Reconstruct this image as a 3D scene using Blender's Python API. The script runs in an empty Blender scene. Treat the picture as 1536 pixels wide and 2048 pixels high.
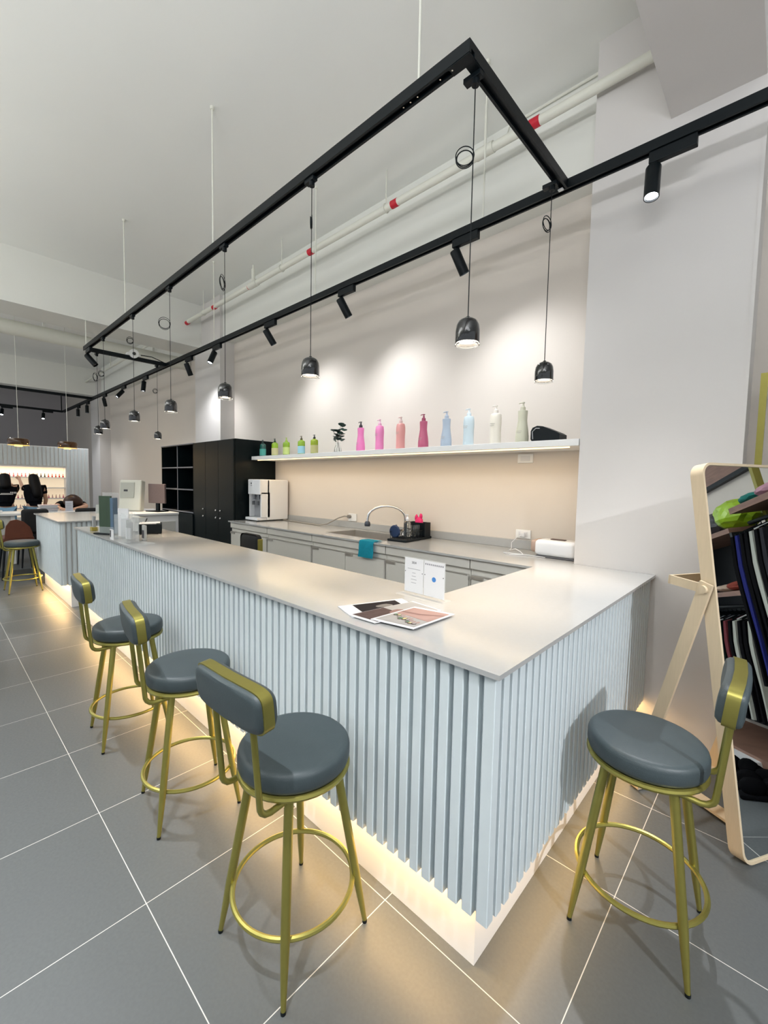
import bpy, bmesh, math, random
from mathutils import Vector, Matrix
random.seed(7)
PI = math.pi
SC = bpy.context.scene
COL = SC.collection

# ------------------------------------------------------------------ camera
def make_camera():
    f_px, yaw, pitch, roll = 857.978, -0.749870, -0.06636, 0.01957
    loc = Vector((1.57014, -0.48744, 1.50459))
    cy, sy, cp, sp = math.cos(yaw), math.sin(yaw), math.cos(pitch), math.sin(pitch)
    fwd = Vector((cp*sy, cp*cy, sp)); right = Vector((cy, -sy, 0)); up = right.cross(fwd)
    cr, sr = math.cos(roll), math.sin(roll)
    r2 = cr*right + sr*up; u2 = -sr*right + cr*up
    cam = bpy.data.cameras.new('camera'); o = bpy.data.objects.new('camera', cam); COL.objects.link(o)
    m = Matrix((r2, u2, -fwd)).transposed().to_4x4(); m.translation = loc
    o.matrix_world = m
    cam.sensor_fit = 'HORIZONTAL'; cam.sensor_width = 36.0; cam.lens = f_px/1536*36.0
    cam.clip_start = 0.02; cam.clip_end = 100
    SC.camera = o
make_camera()

# ------------------------------------------------------------------ exposure, world, room light
SC.view_settings.view_transform = 'Standard'
SC.view_settings.look = 'None'
SC.view_settings.gamma = 1.0
SC.view_settings.use_curve_mapping = False
SC.view_settings.exposure = 0.5
WORLD = (0.90, 0.95, 1.0); WORLD_STR = .62
P_PENDANT = 46.0; P_SPOT = 26.0; P_STRIP = 3.0; P_SHELF = 1.7; P_ROOM = 55.0; P_WASH = 108.0
COOL = (0.95, 0.965, 1.0); WARM = (1.0, 0.74, 0.46); LEDC = (1.0, 0.62, 0.25); AMBER = (1.0, 0.62, 0.2)
wd = bpy.data.worlds.new('world'); SC.world = wd; wd.use_nodes = True
wd.node_tree.nodes['Background'].inputs[0].default_value = (*WORLD, 1)
wd.node_tree.nodes['Background'].inputs[1].default_value = WORLD_STR

def area(name, loc, size, power, color, rot=(0, 0, 0), parent=None, spread=PI):
    l = bpy.data.lights.new(name, 'AREA'); l.shape = 'RECTANGLE'; l.size, l.size_y = size
    l.energy = power; l.color = color; l.spread = spread
    o = bpy.data.objects.new(name, l); COL.objects.link(o); o.location = loc; o.rotation_euler = rot
    if parent:
        o.parent = parent; o.location = Vector(loc) - OFF.get(parent.name, Vector())
    return o
OFF = {}
def room_spot(x, y, power, d=(0, 0, -1), ang=80, z=4.05):
    l = bpy.data.lights.new('room_spot', 'SPOT'); l.energy = power; l.color = COOL; l.spot_size = math.radians(ang); l.spot_blend = 1; l.shadow_soft_size = .03
    o = bpy.data.objects.new('room_spot', l); COL.objects.link(o); o.location = (x, y, z); o.rotation_euler = Vector(d).to_track_quat('-Z', 'Y').to_euler()
room_spot(.98, -.80, 560, (-.20, .10, -1), 46); room_spot(-1.9, -.5, 330, (.22, .08, -1), 50); room_spot(-4.6, -.6, 260, (0, .05, -1), 60); room_spot(4.4, -.3, 420, (-3.1, 1.6, -2.5), 42, 3.2)
# added soft fill standing in for unseen shop lighting behind and beside the camera
area('room_fill', (3.0, -2.6, 4.1), (4.0, 1.6), P_ROOM*.75, COOL)
area('room_fill', (-3.5, -2.6, 4.1), (5.0, 1.6), P_ROOM*.75, COOL)
# added unseen area lights, facing up to brighten the ceiling and beams
area('ceiling_fill', (1.9, -1.9, 2.3), (1.6, .6), P_WASH*1.5, (.95, .97, 1.0), (PI, 0, 0))
area('ceiling_fill', (-3.4, -3.0, 2.7), (5.0, .5), P_WASH*1.5, (1.0, .99, .94), (PI, 0, 0))
area('ceiling_fill', (-8.4, -3.0, 2.7), (3.0, .5), P_WASH*.6, (1.0, .99, .94), (PI, 0, 0))
area('room_fill', (-9.0, -1.8, 4.1), (4.0, 1.6), P_ROOM*0.6, COOL)  # same added overhead fill, farther along the shop

# ------------------------------------------------------------------ materials
MATS = {}
def mat(name, color=(.8, .8, .8), rough=.5, metal=0.0, noise=0.0, nscale=8.0, bump=0.0, bscale=200.0,
        emit=None, estr=0.0, trans=0.0, ior=1.45, alpha=1.0, coat=0.0, color2=None, stretch=None, spec=None):
    if name in MATS: return MATS[name]
    m = bpy.data.materials.new(name); m.use_nodes = True
    nt = m.node_tree; b = nt.nodes['Principled BSDF']
    b.inputs['Base Color'].default_value = (*color, 1)
    b.inputs['Roughness'].default_value = rough
    b.inputs['Metallic'].default_value = metal
    b.inputs['IOR'].default_value = ior
    b.inputs['Transmission Weight'].default_value = trans
    b.inputs['Alpha'].default_value = alpha
    b.inputs['Coat Weight'].default_value = coat
    b.inputs['Coat Roughness'].default_value = .16 if name == 'quartz_worktop' else .03
    if spec is not None: b.inputs['Specular IOR Level'].default_value = spec
    if emit:
        b.inputs['Emission Color'].default_value = (*emit, 1); b.inputs['Emission Strength'].default_value = estr
    tc = nt.nodes.new('ShaderNodeTexCoord')
    if noise > 0 or color2:
        n = nt.nodes.new('ShaderNodeTexNoise'); n.inputs['Scale'].default_value = nscale; n.inputs['Detail'].default_value = 4
        mp = nt.nodes.new('ShaderNodeMapping')
        if stretch: mp.inputs['Scale'].default_value = stretch
        nt.links.new(tc.outputs['Object'], mp.inputs[0]); nt.links.new(mp.outputs[0], n.inputs['Vector'])
        r = nt.nodes.new('ShaderNodeMix'); r.data_type = 'RGBA'
        c2 = color2 or tuple(max(0, c*(1-noise)) for c in color)
        r.inputs[6].default_value = (*color, 1); r.inputs[7].default_value = (*c2, 1)
        nt.links.new(n.outputs['Fac'], r.inputs[0]); nt.links.new(r.outputs[2], b.inputs['Base Color'])
    if bump > 0:
        n2 = nt.nodes.new('ShaderNodeTexNoise'); n2.inputs['Scale'].default_value = bscale
        nt.links.new(tc.outputs['Object'], n2.inputs['Vector'])
        bp = nt.nodes.new('ShaderNodeBump'); bp.inputs['Strength'].default_value = bump; bp.inputs['Distance'].default_value = 0.002
        nt.links.new(n2.outputs['Fac'], bp.inputs['Height']); nt.links.new(bp.outputs[0], b.inputs['Normal'])
    MATS[name] = m
    return m

PAINT = mat('beige_wall_paint', (.68, .625, .565), .85, noise=.05, nscale=1.5, bump=.15, bscale=90)
PAINT_UP = mat('beam_paint', (.76, .765, .72), .85, noise=.05, nscale=1.5, bump=.15, bscale=90)
PAINT_COL = mat('column_paint', (.66, .635, .615), .8, noise=.04, nscale=1.5, bump=.1, bscale=90)
PAINT_FAR = mat('grey_wall_paint', (.48, .46, .475), .85, noise=.06, nscale=2)
CEIL = mat('ceiling_paint', (.82, .83, .80), .9, noise=.05, nscale=1.2, bump=.1, bscale=60)
SLATM = mat('pale_slat_lacquer', (.58, .64, .66), .42, noise=.03, nscale=5)
SLATB = mat('slat_backing_board', (.50, .57, .60), .5, noise=.03, nscale=5)
WHITE = mat('white_lacquer', (.80, .80, .79), .4, noise=.03, nscale=4)
PLINTH = mat('plinth_white', (.82, .80, .77), .35, noise=.03, nscale=4)
CABW = mat('greige_cabinet_lacquer', (.55, .54, .50), .4, noise=.03, nscale=6)
QUARTZ = mat('quartz_worktop', (.40, .405, .40), .17, noise=.05, nscale=60, coat=.35)
BLACKM = mat('black_powder_coat', (.003, .006, .008), .45, spec=.25, noise=.2, nscale=30)
BLACKG = mat('black_gloss_glass', (.006, .007, .008), .06, coat=.8, noise=.2, nscale=10)
DARKC = mat('dark_green_black_laminate', (.003, .0075, .009), .4, spec=.22, noise=.3, nscale=6)
DARKIN = mat('dark_cabinet_inside', (.006, .008, .010), .5, noise=.2, nscale=6)
BRASS = mat('brushed_gold_metal', (.33, .295, .075), .33, metal=.75, noise=.12, nscale=40)
SEATM = mat('grey_leatherette', (.046, .062, .067), .45, noise=.12, nscale=30, bump=.25, bscale=350)
OAK = mat('pale_ash_wood', (.62, .50, .34), .5, noise=.14, nscale=9, stretch=(14, 14, 1.2))
MIRROR = mat('mirror_glass', (.86, .90, .90), .0, metal=1.0, noise=.01, nscale=2)
CHROME = mat('chrome', (.75, .75, .76), .08, metal=1.0, noise=.03, nscale=10)
STEEL = mat('brushed_steel', (.52, .50, .47), .34, metal=.7, noise=.15, nscale=30, stretch=(1, 20, 1))
GLASS = mat('clear_glass', (.95, .97, .97), .02, trans=1.0, ior=1.45, noise=.01)
ACRYL = mat('clear_acrylic', (.80, .84, .85), .06, alpha=.14, spec=.3, noise=.02)
PIPEM = mat('cream_pipe_paint', (.72, .72, .64), .4, noise=.05, nscale=12)
REDM = mat('red_tape', (.55, .012, .03), .5, noise=.08, nscale=20)
PAPER = mat('white_paper', (.70, .70, .71), .6, noise=.02, nscale=10)
INK = mat('dark_ink', (.05, .05, .06), .6, noise=.05)
BLUEINK = mat('blue_ink', (.06, .22, .55), .6, noise=.05)
LEDM = mat('led_strip_diffuser', (1, .8, .5), .5, emit=(1, .72, .34), estr=1.6, noise=.01)
LENSC = mat('cool_lamp_lens', (1, 1, 1), .5, emit=(.92, .96, 1), estr=9.0, noise=.01)
LENSW = mat('warm_lamp_lens', (1, 1, 1), .5, emit=(1, .86, .68), estr=9.0, noise=.01)
SKIN = mat('skin', (.62, .38, .27), .5, noise=.06, nscale=20)
HAIRB = mat('black_hair', (.004, .004, .005), .5, spec=.2, noise=.3, nscale=60, stretch=(8, 8, 1))
HAIRBR = mat('brown_hair', (.04, .018, .012), .4, noise=.3, nscale=60)
TEEB = mat('black_tshirt', (.005, .006, .009), .9, spec=.1, noise=.2, nscale=20)
DENIM = mat('light_blue_denim', (.22, .42, .62), .8, noise=.25, nscale=25)

def tile_material():
    m = bpy.data.materials.new('grey_floor_tile'); m.use_nodes = True
    nt = m.node_tree; b = nt.nodes['Principled BSDF']
    tc = nt.nodes.new('ShaderNodeTexCoord'); sp = nt.nodes.new('ShaderNodeSeparateXYZ')
    nt.links.new(tc.outputs['Object'], sp.inputs[0])
    outs = []
    for ax in (0, 1):
        d = nt.nodes.new('ShaderNodeMath'); d.operation = 'DIVIDE'; d.inputs[1].default_value = .6
        nt.links.new(sp.outputs[ax], d.inputs[0])
        fr = nt.nodes.new('ShaderNodeMath'); fr.operation = 'FRACT'; nt.links.new(d.outputs[0], fr.inputs[0])
        s = nt.nodes.new('ShaderNodeMath'); s.operation = 'SUBTRACT'; s.inputs[1].default_value = .5
        nt.links.new(fr.outputs[0], s.inputs[0])
        a = nt.nodes.new('ShaderNodeMath'); a.operation = 'ABSOLUTE'; nt.links.new(s.outputs[0], a.inputs[0])
        g = nt.nodes.new('ShaderNodeMath'); g.operation = 'GREATER_THAN'; g.inputs[1].default_value = .5-.0024
        nt.links.new(a.outputs[0], g.inputs[0]); outs.append(g)
    mx = nt.nodes.new('ShaderNodeMath'); mx.operation = 'MAXIMUM'
    nt.links.new(outs[0].outputs[0], mx.inputs[0]); nt.links.new(outs[1].outputs[0], mx.inputs[1])
    n = nt.nodes.new('ShaderNodeTexNoise'); n.inputs['Scale'].default_value = 90; n.inputs['Detail'].default_value = 6
    nt.links.new(tc.outputs['Object'], n.inputs['Vector'])
    c1 = nt.nodes.new('ShaderNodeMix'); c1.data_type = 'RGBA'
    c1.inputs[6].default_value = (.098, .106, .107, 1); c1.inputs[7].default_value = (.072, .079, .081, 1)
    nt.links.new(n.outputs['Fac'], c1.inputs[0])
    c2 = nt.nodes.new('ShaderNodeMix'); c2.data_type = 'RGBA'; c2.inputs[7].default_value = (.50, .50, .47, 1)
    nt.links.new(mx.outputs[0], c2.inputs[0]); nt.links.new(c1.outputs[2], c2.inputs[6])
    nt.links.new(c2.outputs[2], b.inputs['Base Color'])
    rr = nt.nodes.new('ShaderNodeMapRange'); rr.inputs[3].default_value = .36; rr.inputs[4].default_value = .48
    nt.links.new(n.outputs['Fac'], rr.inputs[0]); nt.links.new(rr.outputs[0], b.inputs['Roughness'])
    bp = nt.nodes.new('ShaderNodeBump'); bp.inputs['Strength'].default_value = .12; bp.inputs['Distance'].default_value = .001
    nt.links.new(n.outputs['Fac'], bp.inputs['Height']); nt.links.new(bp.outputs[0], b.inputs['Normal'])
    return m
TILE = tile_material()

def wood_material(name, c1, c2, scale=(1, 1, 1)):
    m = bpy.data.materials.new(name); m.use_nodes = True
    nt = m.node_tree; b = nt.nodes['Principled BSDF']
    tc = nt.nodes.new('ShaderNodeTexCoord'); mp = nt.nodes.new('ShaderNodeMapping'); mp.inputs['Scale'].default_value = scale
    w = nt.nodes.new('ShaderNodeTexNoise'); w.inputs['Scale'].default_value = 3; w.inputs['Detail'].default_value = 6; w.inputs['Distortion'].default_value = .6
    nt.links.new(tc.outputs['Object'], mp.inputs[0]); nt.links.new(mp.outputs[0], w.inputs['Vector'])
    r = nt.nodes.new('ShaderNodeMix'); r.data_type = 'RGBA'; r.inputs[6].default_value = (*c1, 1); r.inputs[7].default_value = (*c2, 1)
    nt.links.new(w.outputs['Fac'], r.inputs[0]); nt.links.new(r.outputs[2], b.inputs['Base Color'])
    b.inputs['Roughness'].default_value = .5
    return m
WALNUT = wood_material('walnut_board', (.34, .19, .13), (.14, .07, .05), (2, 2, 14))

# ------------------------------------------------------------------ mesh helpers
class MB:
    def __init__(s): s.bm = bmesh.new(); s.mi = 0
    def _tag(s, faces):
        for f in faces: f.material_index = s.mi
    def box(s, x0, x1, y0, y1, z0, z1, M=None, bevel=0, seg=2):
        r = bmesh.ops.create_cube(s.bm, size=1)
        vs = r['verts']
        for v in vs:
            v.co = Vector(((x0+x1)/2+v.co.x*(x1-x0), (y0+y1)/2+v.co.y*(y1-y0), (z0+z1)/2+v.co.z*(z1-z0)))
        fs = list({f for v in vs for f in v.link_faces})
        s._tag(fs)
        if bevel > 0:
            es = list({e for v in vs for e in v.link_edges})
            rb = bmesh.ops.bevel(s.bm, geom=es, offset=bevel, segments=seg, profile=.5, affect='EDGES')
            s._tag(rb['faces'])
            vs = list({v for f in rb['faces'] for v in f.verts} | {v for v in vs if v.is_valid})
            # all verts connected
            seen = set(vs); stack = list(vs)
            while stack:
                v = stack.pop()
                for e in v.link_edges:
                    o = e.other_vert(v)
                    if o not in seen: seen.add(o); stack.append(o)
            vs = list(seen)
        if M is not None:
            for v in vs: v.co = M @ v.co
        return vs
    def tube(s, pts, r, seg=10, closed=False, flat=1.0, caps=True):
        pts = [Vector(p) for p in pts]; n = len(pts)
        rs = r if isinstance(r, (list, tuple)) else [r]*n
        rings = []; prev = None
        for i, p in enumerate(pts):
            if closed: t = (pts[(i+1) % n]-pts[i-1]).normalized()
            else:
                a = pts[max(i-1, 0)]; b = pts[min(i+1, n-1)]; t = (b-a).normalized()
            if prev is None:
                ref = Vector((0, 0, 1)) if abs(t.z) < .9 else Vector((1, 0, 0))
                u = t.cross(ref).normalized()
            else: u = (prev - t*prev.dot(t)).normalized()
            prev = u; v = t.cross(u)
            rings.append([s.bm.verts.new(p + (u*math.cos(2*PI*k/seg)+v*math.sin(2*PI*k/seg)*flat)*rs[i]) for k in range(seg)])
        m = n if closed else n-1
        fs = []
        for i in range(m):
            A = rings[i]; B = rings[(i+1) % n]
            for k in range(seg): fs.append(s.bm.faces.new((A[k], A[(k+1) % seg], B[(k+1) % seg], B[k])))
        if not closed and caps:
            fs.append(s.bm.faces.new(rings[0][::-1])); fs.append(s.bm.faces.new(rings[-1]))
        s._tag(fs)
    def lathe(s, prof, c=(0, 0, 0), seg=24, M=None, sx=1, sy=1):
        c = Vector(c); rings = []; fs = []
        for r, z in prof:
            if r < 1e-6: rings.append([s.bm.verts.new(c+Vector((0, 0, z)))])
            else: rings.append([s.bm.verts.new(c+Vector((r*sx*math.cos(2*PI*k/seg), r*sy*math.sin(2*PI*k/seg), z))) for k in range(seg)])
        for A, B in zip(rings, rings[1:]):
            for k in range(seg):
                a0 = A[k % len(A)]; a1 = A[(k+1) % len(A)]; b0 = B[k % len(B)]; b1 = B[(k+1) % len(B)]
                q = []
                for v in (a0, a1, b1, b0):
                    if v not in q: q.append(v)
                if len(q) > 2: fs.append(s.bm.faces.new(q))
        s._tag(fs)
        if M is not None:
            for R in rings:
                for v in R: v.co = M @ v.co
    def poly(s, pts, z0, z1, M=None):
        a = [s.bm.verts.new((p[0], p[1], z0)) for p in pts]; b = [s.bm.verts.new((p[0], p[1], z1)) for p in pts]
        n = len(pts); fs = [s.bm.faces.new(a[::-1]), s.bm.faces.new(b)]
        for i in range(n): fs.append(s.bm.faces.new((a[i], a[(i+1) % n], b[(i+1) % n], b[i])))
        s._tag(fs)
        if M is not None:
            for v in a+b: v.co = M @ v.co
    def quad(s, pts):
        f = s.bm.faces.new([s.bm.verts.new(p) for p in pts]); s._tag([f]); return f
    def blob(s, c, r, sc=(1, 1, 1), sub=3, jitter=0, M=None):
        q = bmesh.ops.create_icosphere(s.bm, subdivisions=sub, radius=1)
        fs = set()
        for v in q['verts']:
            k = 1+(random.random()-.5)*jitter
            v.co = Vector((c[0]+v.co.x*r*sc[0]*k, c[1]+v.co.y*r*sc[1]*k, c[2]+v.co.z*r*sc[2]*k))
            if M is not None: v.co = M @ v.co
            fs.update(v.link_faces)
        s._tag(fs)
    def build(s, name, m, parent=None, smooth=False, label=None, center=False):
        bmesh.ops.recalc_face_normals(s.bm, faces=s.bm.faces)
        me = bpy.data.meshes.new(name)
        off = Vector((0, 0, 0))
        if parent is not None: off = OFF.get(parent.name, Vector((0, 0, 0)))
        elif center:
            xs = [v.co for v in s.bm.verts]
            off = Vector(((min(v.x for v in xs)+max(v.x for v in xs))/2, (min(v.y for v in xs)+max(v.y for v in xs))/2, min(v.z for v in xs)))
        if off.length > 0:
            for v in s.bm.verts: v.co -= off
        s.bm.to_mesh(me); s.bm.free()
        for mm in (m if isinstance(m, list) else [m]): me.materials.append(mm)
        if smooth:
            for p in me.polygons: p.use_smooth = True
            try: me.set_sharp_from_angle(angle=math.radians(40))
            except Exception: pass
        o = bpy.data.objects.new(name, me); COL.objects.link(o)
        if parent is not None:
            o.parent = parent; OFF[o.name] = off
        else:
            o.location = off; OFF[o.name] = off
        if label: o['label'] = label
        return o

def tag(o, label, cat, group=None, kind=None):
    if label: o['label'] = label
    if cat: o['category'] = cat
    if group: o['group'] = group
    if kind: o['kind'] = kind
    return o
def thing(name, loc, label, cat, group=None, rz=0.0, local=False):
    o = bpy.data.objects.new(name, None); COL.objects.link(o); o.empty_display_size = .1
    o.location = loc; o.rotation_euler = (0, 0, rz)
    OFF[o.name] = Vector((0, 0, 0)) if local else Vector(loc)
    return tag(o, label, cat, group)
def dup(root, loc, rz=None, label=None, group=None):
    r = root.copy(); COL.objects.link(r); r.location = loc
    if rz is not None: r.rotation_euler = (0, 0, rz)
    if label: r['label'] = label
    if group: r['group'] = group
    def rec(src, dst):
        for ch in list(src.children):
            c = ch.copy(); COL.objects.link(c); c.parent = dst; OFF[c.name] = OFF.get(ch.name, Vector()); rec(ch, c)
    rec(root, r)
    OFF[r.name] = Vector((0, 0, 0))
    return r
def one(name, build, m, label, cat, group=None, smooth=False):
    mb = MB(); build(mb); o = mb.build(name, m, None, smooth, center=True); return tag(o, label, cat, group)
def part(name, build, m, parent, smooth=False, label=None):
    mb = MB(); build(mb); return mb.build(name, m, parent, smooth, label)
def struct(name, build, m):
    mb = MB(); build(mb); o = mb.build(name, m); o['kind'] = 'structure'; return o
def text_mesh(name, body, size, m, parent, M, align='CENTER', extrude=0.0004):
    cu = bpy.data.curves.new('t', 'FONT'); cu.body = body; cu.size = size; cu.align_x = align; cu.align_y = 'CENTER'; cu.extrude = extrude
    t = bpy.data.objects.new('t', cu); COL.objects.link(t)
    dg = bpy.context.evaluated_depsgraph_get(); me = bpy.data.meshes.new_from_object(t.evaluated_get(dg))
    bpy.data.objects.remove(t); bpy.data.curves.remove(cu)
    me.transform(M)
    off = OFF.get(parent.name, Vector()) if parent else Vector()
    me.transform(Matrix.Translation(-off))
    me.materials.clear(); me.materials.append(m)
    o = bpy.data.objects.new(name, me); COL.objects.link(o)
    if parent: o.parent = parent; OFF[o.name] = off
    return o

# ------------------------------------------------------------------ room shell
YW = 2.80; ZC = 4.22
struct('floor', lambda b: b.box(-17, 7, -8, 3.4, -.12, 0), TILE)
struct('ceiling', lambda b: b.box(-17, 7, -8, 3.4, ZC, ZC+.15), CEIL)
struct('wall_back', lambda b: b.box(-17, 7, YW, YW+.15, 0, ZC), PAINT)
struct('wall_left', lambda b: b.box(-15.95, -15.8, -8, YW, 0, ZC), PAINT_FAR)
# column beside the counter, column behind the tall cabinet, third column
struct('trim_1', lambda b: b.box(.58, 1.395, 2.425, YW, 0, ZC), PAINT_COL)
struct('trim_2', lambda b: b.box(-5.52, -4.66, 2.575, YW, 0, ZC), PAINT_COL)
struct('trim_3', lambda b: b.box(-11.8, -11.03, 2.56, YW, 0, ZC), PAINT_COL)
# beam along the back wall
struct('trim_4', lambda b: (b.box(-4.66, .58, 2.62, YW, 3.57, ZC), b.box(-11.03, -5.84, 2.62, YW, 3.57, ZC), b.box(1.395, 7, 2.62, YW, 3.57, ZC)), PAINT_UP)
# cross beams
struct('trim_5', lambda b: b.box(.985, 1.385, -8, 2.425, 3.56, ZC), PAINT_COL)
struct('trim_6', lambda b: b.box(-5.84, -5.28, -8, 2.575, 3.57, ZC), PAINT_UP)
struct('trim_7', lambda b: b.box(-11.8, -11.3, -8, 2.56, 3.57, ZC), PAINT_UP)
# corner bead on the column edge
struct('trim_8', lambda b: b.box(1.384, 1.400, 2.420, 2.43, 0, 3.56), PAINT_COL)
struct('floor_platform', lambda b: b.poly([(-15.8, -3), (-6.9, -3), (-6.9, .60), (-6.03, .60), (-6.03, YW), (-15.8, YW)], 0, .085),
       mat('dark_platform_tile', (.055, .065, .070), .5, noise=.15, nscale=30))

# ------------------------------------------------------------------ bar counter with slatted front
CT = 1.0
def slats_x(b, x0, x1, yf, z0, z1, pitch=.0502, w=.033, d=.026, phase=0):
    n = int((x1-x0)/pitch)
    for i in range(n):
        xr = x1 - phase - i*pitch
        b.box(xr-w, xr, yf, yf+d, z0, z1, bevel=.002, seg=1)
def slats_y(b, y0, y1, xf, z0, z1, pitch=.0502, w=.033, d=.026, sgn=1):
    n = int((y1-y0)/pitch)
    for i in range(n):
        yr = y0 + i*pitch
        b.box(xf-d if sgn > 0 else xf, xf if sgn > 0 else xf+d, yr, yr+w, z0, z1, bevel=.002, seg=1)
bar = thing('bar_counter', (-1.3, .9, 0), 'long white L-shaped bar counter with vertical slats and a glowing base', 'bar counter')
XS, YS = 1.027, .555
part('slat_panel', lambda b: (slats_x(b, -3.66, XS-.052, YS, .25, .985), b.box(XS-.036, XS, YS, YS+.036, .25, .985, bevel=.002, seg=1)), SLATM, bar)
part('slat_panel', lambda b: slats_y(b, YS+.053, 2.42, XS, .245, .985), SLATM, bar)
part('backing_board', lambda b: (b.box(-3.66, XS-.026, YS+.026, YS+.041, .25, .985), b.box(XS-.041, XS-.026, YS+.041, 2.423, .25, .985),
                                b.box(-3.66, -3.645, YS+.041, 1.12, .0, .985)), SLATB, bar)
part('plinth', lambda b: (b.box(-3.645, .945, .637, .655, 0, .25), b.box(.927, .945, .655, 2.423, 0, .25)), PLINTH, bar)
part('inner_panel', lambda b: (b.box(-3.64, .46, 1.10, 1.12, 0, .985), b.box(.46, .48, 1.12, 2.42, 0, .985)), CABW, bar)
part('underside_board', lambda b: (b.box(-3.645, .927, .59, .70, .25, .262), b.box(.86, .99, .70, 2.42, .25, .262)), WHITE, bar)
ls = part('led_strip', lambda b: (b.box(-3.62, .93, .596, .606, .244, .25), b.box(.98, .988, .66, 2.40, .244, .25)), LEDM, bar)
area('strip_light', (-1.35, .60, .243), (4.55, .03), P_STRIP*4.6, LEDC, parent=bar)
area('strip_light', (.985, 1.52, .243), (.03, 1.75), P_STRIP*1.0, LEDC, parent=bar)

# worktop: one continuous slab over the bar and the back cabinets, with a sink hole
SX0, SX1, SY0, SY1 = -1.78, -.98, 2.27, 2.66
def top_build(b):
    z0, z1 = .985, CT
    b.box(-3.70, 1.045, .54, 1.16, z0, z1)
    b.box(.44, 1.045, 1.16, 2.423, z0, z1)
    b.box(.44, .575, 2.423, 2.798, z0, z1)
    b.box(SX1, .44, 2.11, 2.798, z0, z1)
    b.box(-3.525, SX0, 2.11, 2.798, z0, z1)
    b.box(SX0, SX1, 2.11, SY0, z0, z1); b.box(SX0, SX1, SY1, 2.798, z0, z1)
    bmesh.ops.remove_doubles(b.bm, verts=b.bm.verts, dist=1e-5)
top = thing('countertop', (-1.3, 1.5, .985), 'pale stone worktop wrapping the bar and running under the wall shelf', 'countertop')
part('worktop', top_build, QUARTZ, top)
part('backsplash', lambda b: b.box(-3.52, .575, 2.778, 2.799, CT, 1.07, bevel=.002, seg=1), QUARTZ, top)

# second slatted counter and reception desk
c2 = thing('slatted_counter', (-5.2, 1.0, 0), 'second white slatted counter at the far left, a gap away from the long bar', 'counter')
part('slat_panel', lambda b: slats_x(b, -5.98, -4.47, .555, .25, .985), SLATM, c2)
part('slat_panel', lambda b: slats_y(b, .575, 1.43, -4.46, .25, .985), SLATM, c2)
part('cabinet_body', lambda b: (b.box(-6.0, -4.486, .581, 1.45, .25, .985), b.box(-6.0, -4.40, .637, 1.40, 0, .25)), PLINTH, c2)
part('worktop', lambda b: b.box(-6.02, -4.44, .54, 1.47, .985, 1.0), QUARTZ, c2)
part('led_strip', lambda b: b.box(-5.95, -4.5, .596, .606, .244, .25), LEDM, c2)
area('strip_light', (-5.2, .60, .243), (1.5, .03), P_STRIP*1.9, LEDC, parent=c2)
rd = thing('reception_desk', (-5.7, 1.85, 0), 'plain white desk beside the dark bookcase with a monitor on it', 'desk')
part('desk_body', lambda b: b.box(-6.3, -5.22, 1.50, 2.17, 0, .97), WHITE, rd)
part('desk_top', lambda b: b.box(-6.32, -5.20, 1.48, 2.18, .97, 1.0, bevel=.003), WHITE, rd)
part('side_panel', lambda b: b.box(-5.219, -5.209, 1.56, 2.12, .10, .87, bevel=.003), CABW, rd)

# ------------------------------------------------------------------ cabinets under the back worktop
XB = [(-3.50, -2.66), (-2.655, -1.845), (-1.84, -.845), (-.84, -.03), (-.025, .455)]
LB = ['greige base cabinet next to the dark tall lockers, under the water dispenser', 'greige base cabinet between the water dispenser and the sink',
      'double-door greige base cabinet right under the sink', 'greige base cabinet right of the blue towel', 'greige base cabinet in the corner by the column']
for i, (a, bb) in enumerate(XB):
    c = thing('base_cabinet', ((a+bb)/2, 2.45, 0), LB[i], 'cabinet', 'base cabinets under the back worktop')
    part('cabinet_body', lambda b: b.box(a, bb, 2.150, 2.78, .08, .80) if i == 2 else b.box(a, bb, 2.150, 2.78, .08, .984), CABW, c)
    if i == 2: part('top_rail', lambda b: b.box(a, bb, 2.150, 2.262, .80, .984), CABW, c)
    part('toe_kick', lambda b: b.box(a, bb, 2.20, 2.22, 0, .08), DARKC, c)
    part('drawer_front', lambda b: b.box(a+.002, bb-.002, 2.128, 2.149, .915, .982, bevel=.002, seg=1), CABW, c)
    edges = [(a+.012, bb-.012)] if i != 2 else [(a+.012, (a+bb)/2-.003), ((a+bb)/2+.003, bb-.012)]
    for (e0, e1) in edges:
        d = part('door', lambda b: b.box(e0, e1, 2.128, 2.149, .10, .865, bevel=.002, seg=1), CABW, c)
        part('handle', lambda b: (b.box(e0, e1, 2.124, 2.148, .866, .872), b.box(e0, e0+.10, 2.120, 2.128, .845, .866)), STEEL, d)

# ------------------------------------------------------------------ tall dark cabinet
bc = thing('bookcase', (-5.3, 2.37, 0), 'dark open bookcase with six empty cubbies above low doors', 'bookcase')
xa, xm, xb = -5.93, -5.28, -4.705
def bc_body(b):
    b.box(xa, xa+.02, 2.19, 2.56, .06, 2.035); b.box(xb-.02, xb, 2.19, 2.56, .06, 2.035)
    b.box(xm-.01, xm+.01, 2.19, 2.545, .06, 2.02); b.box(xa, xb, 2.545, 2.56, .06, 2.035)
    b.box(xa, xb, 2.19, 2.56, 2.015, 2.035); b.box(xa, xb, 2.19, 2.56, .06, .08); b.box(xa, xb, 2.22, 2.54, 0, .06)
part('carcass', bc_body, DARKC, bc)
part('edge_band', lambda b: (b.box(xm-.006, xm+.006, 2.183, 2.19, 1.03, 2.01), b.box(xa, xb, 2.183, 2.19, 2.022, 2.035)), mat('grey_edge', (.16, .17, .20), .5, noise=.05), bc)
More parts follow.
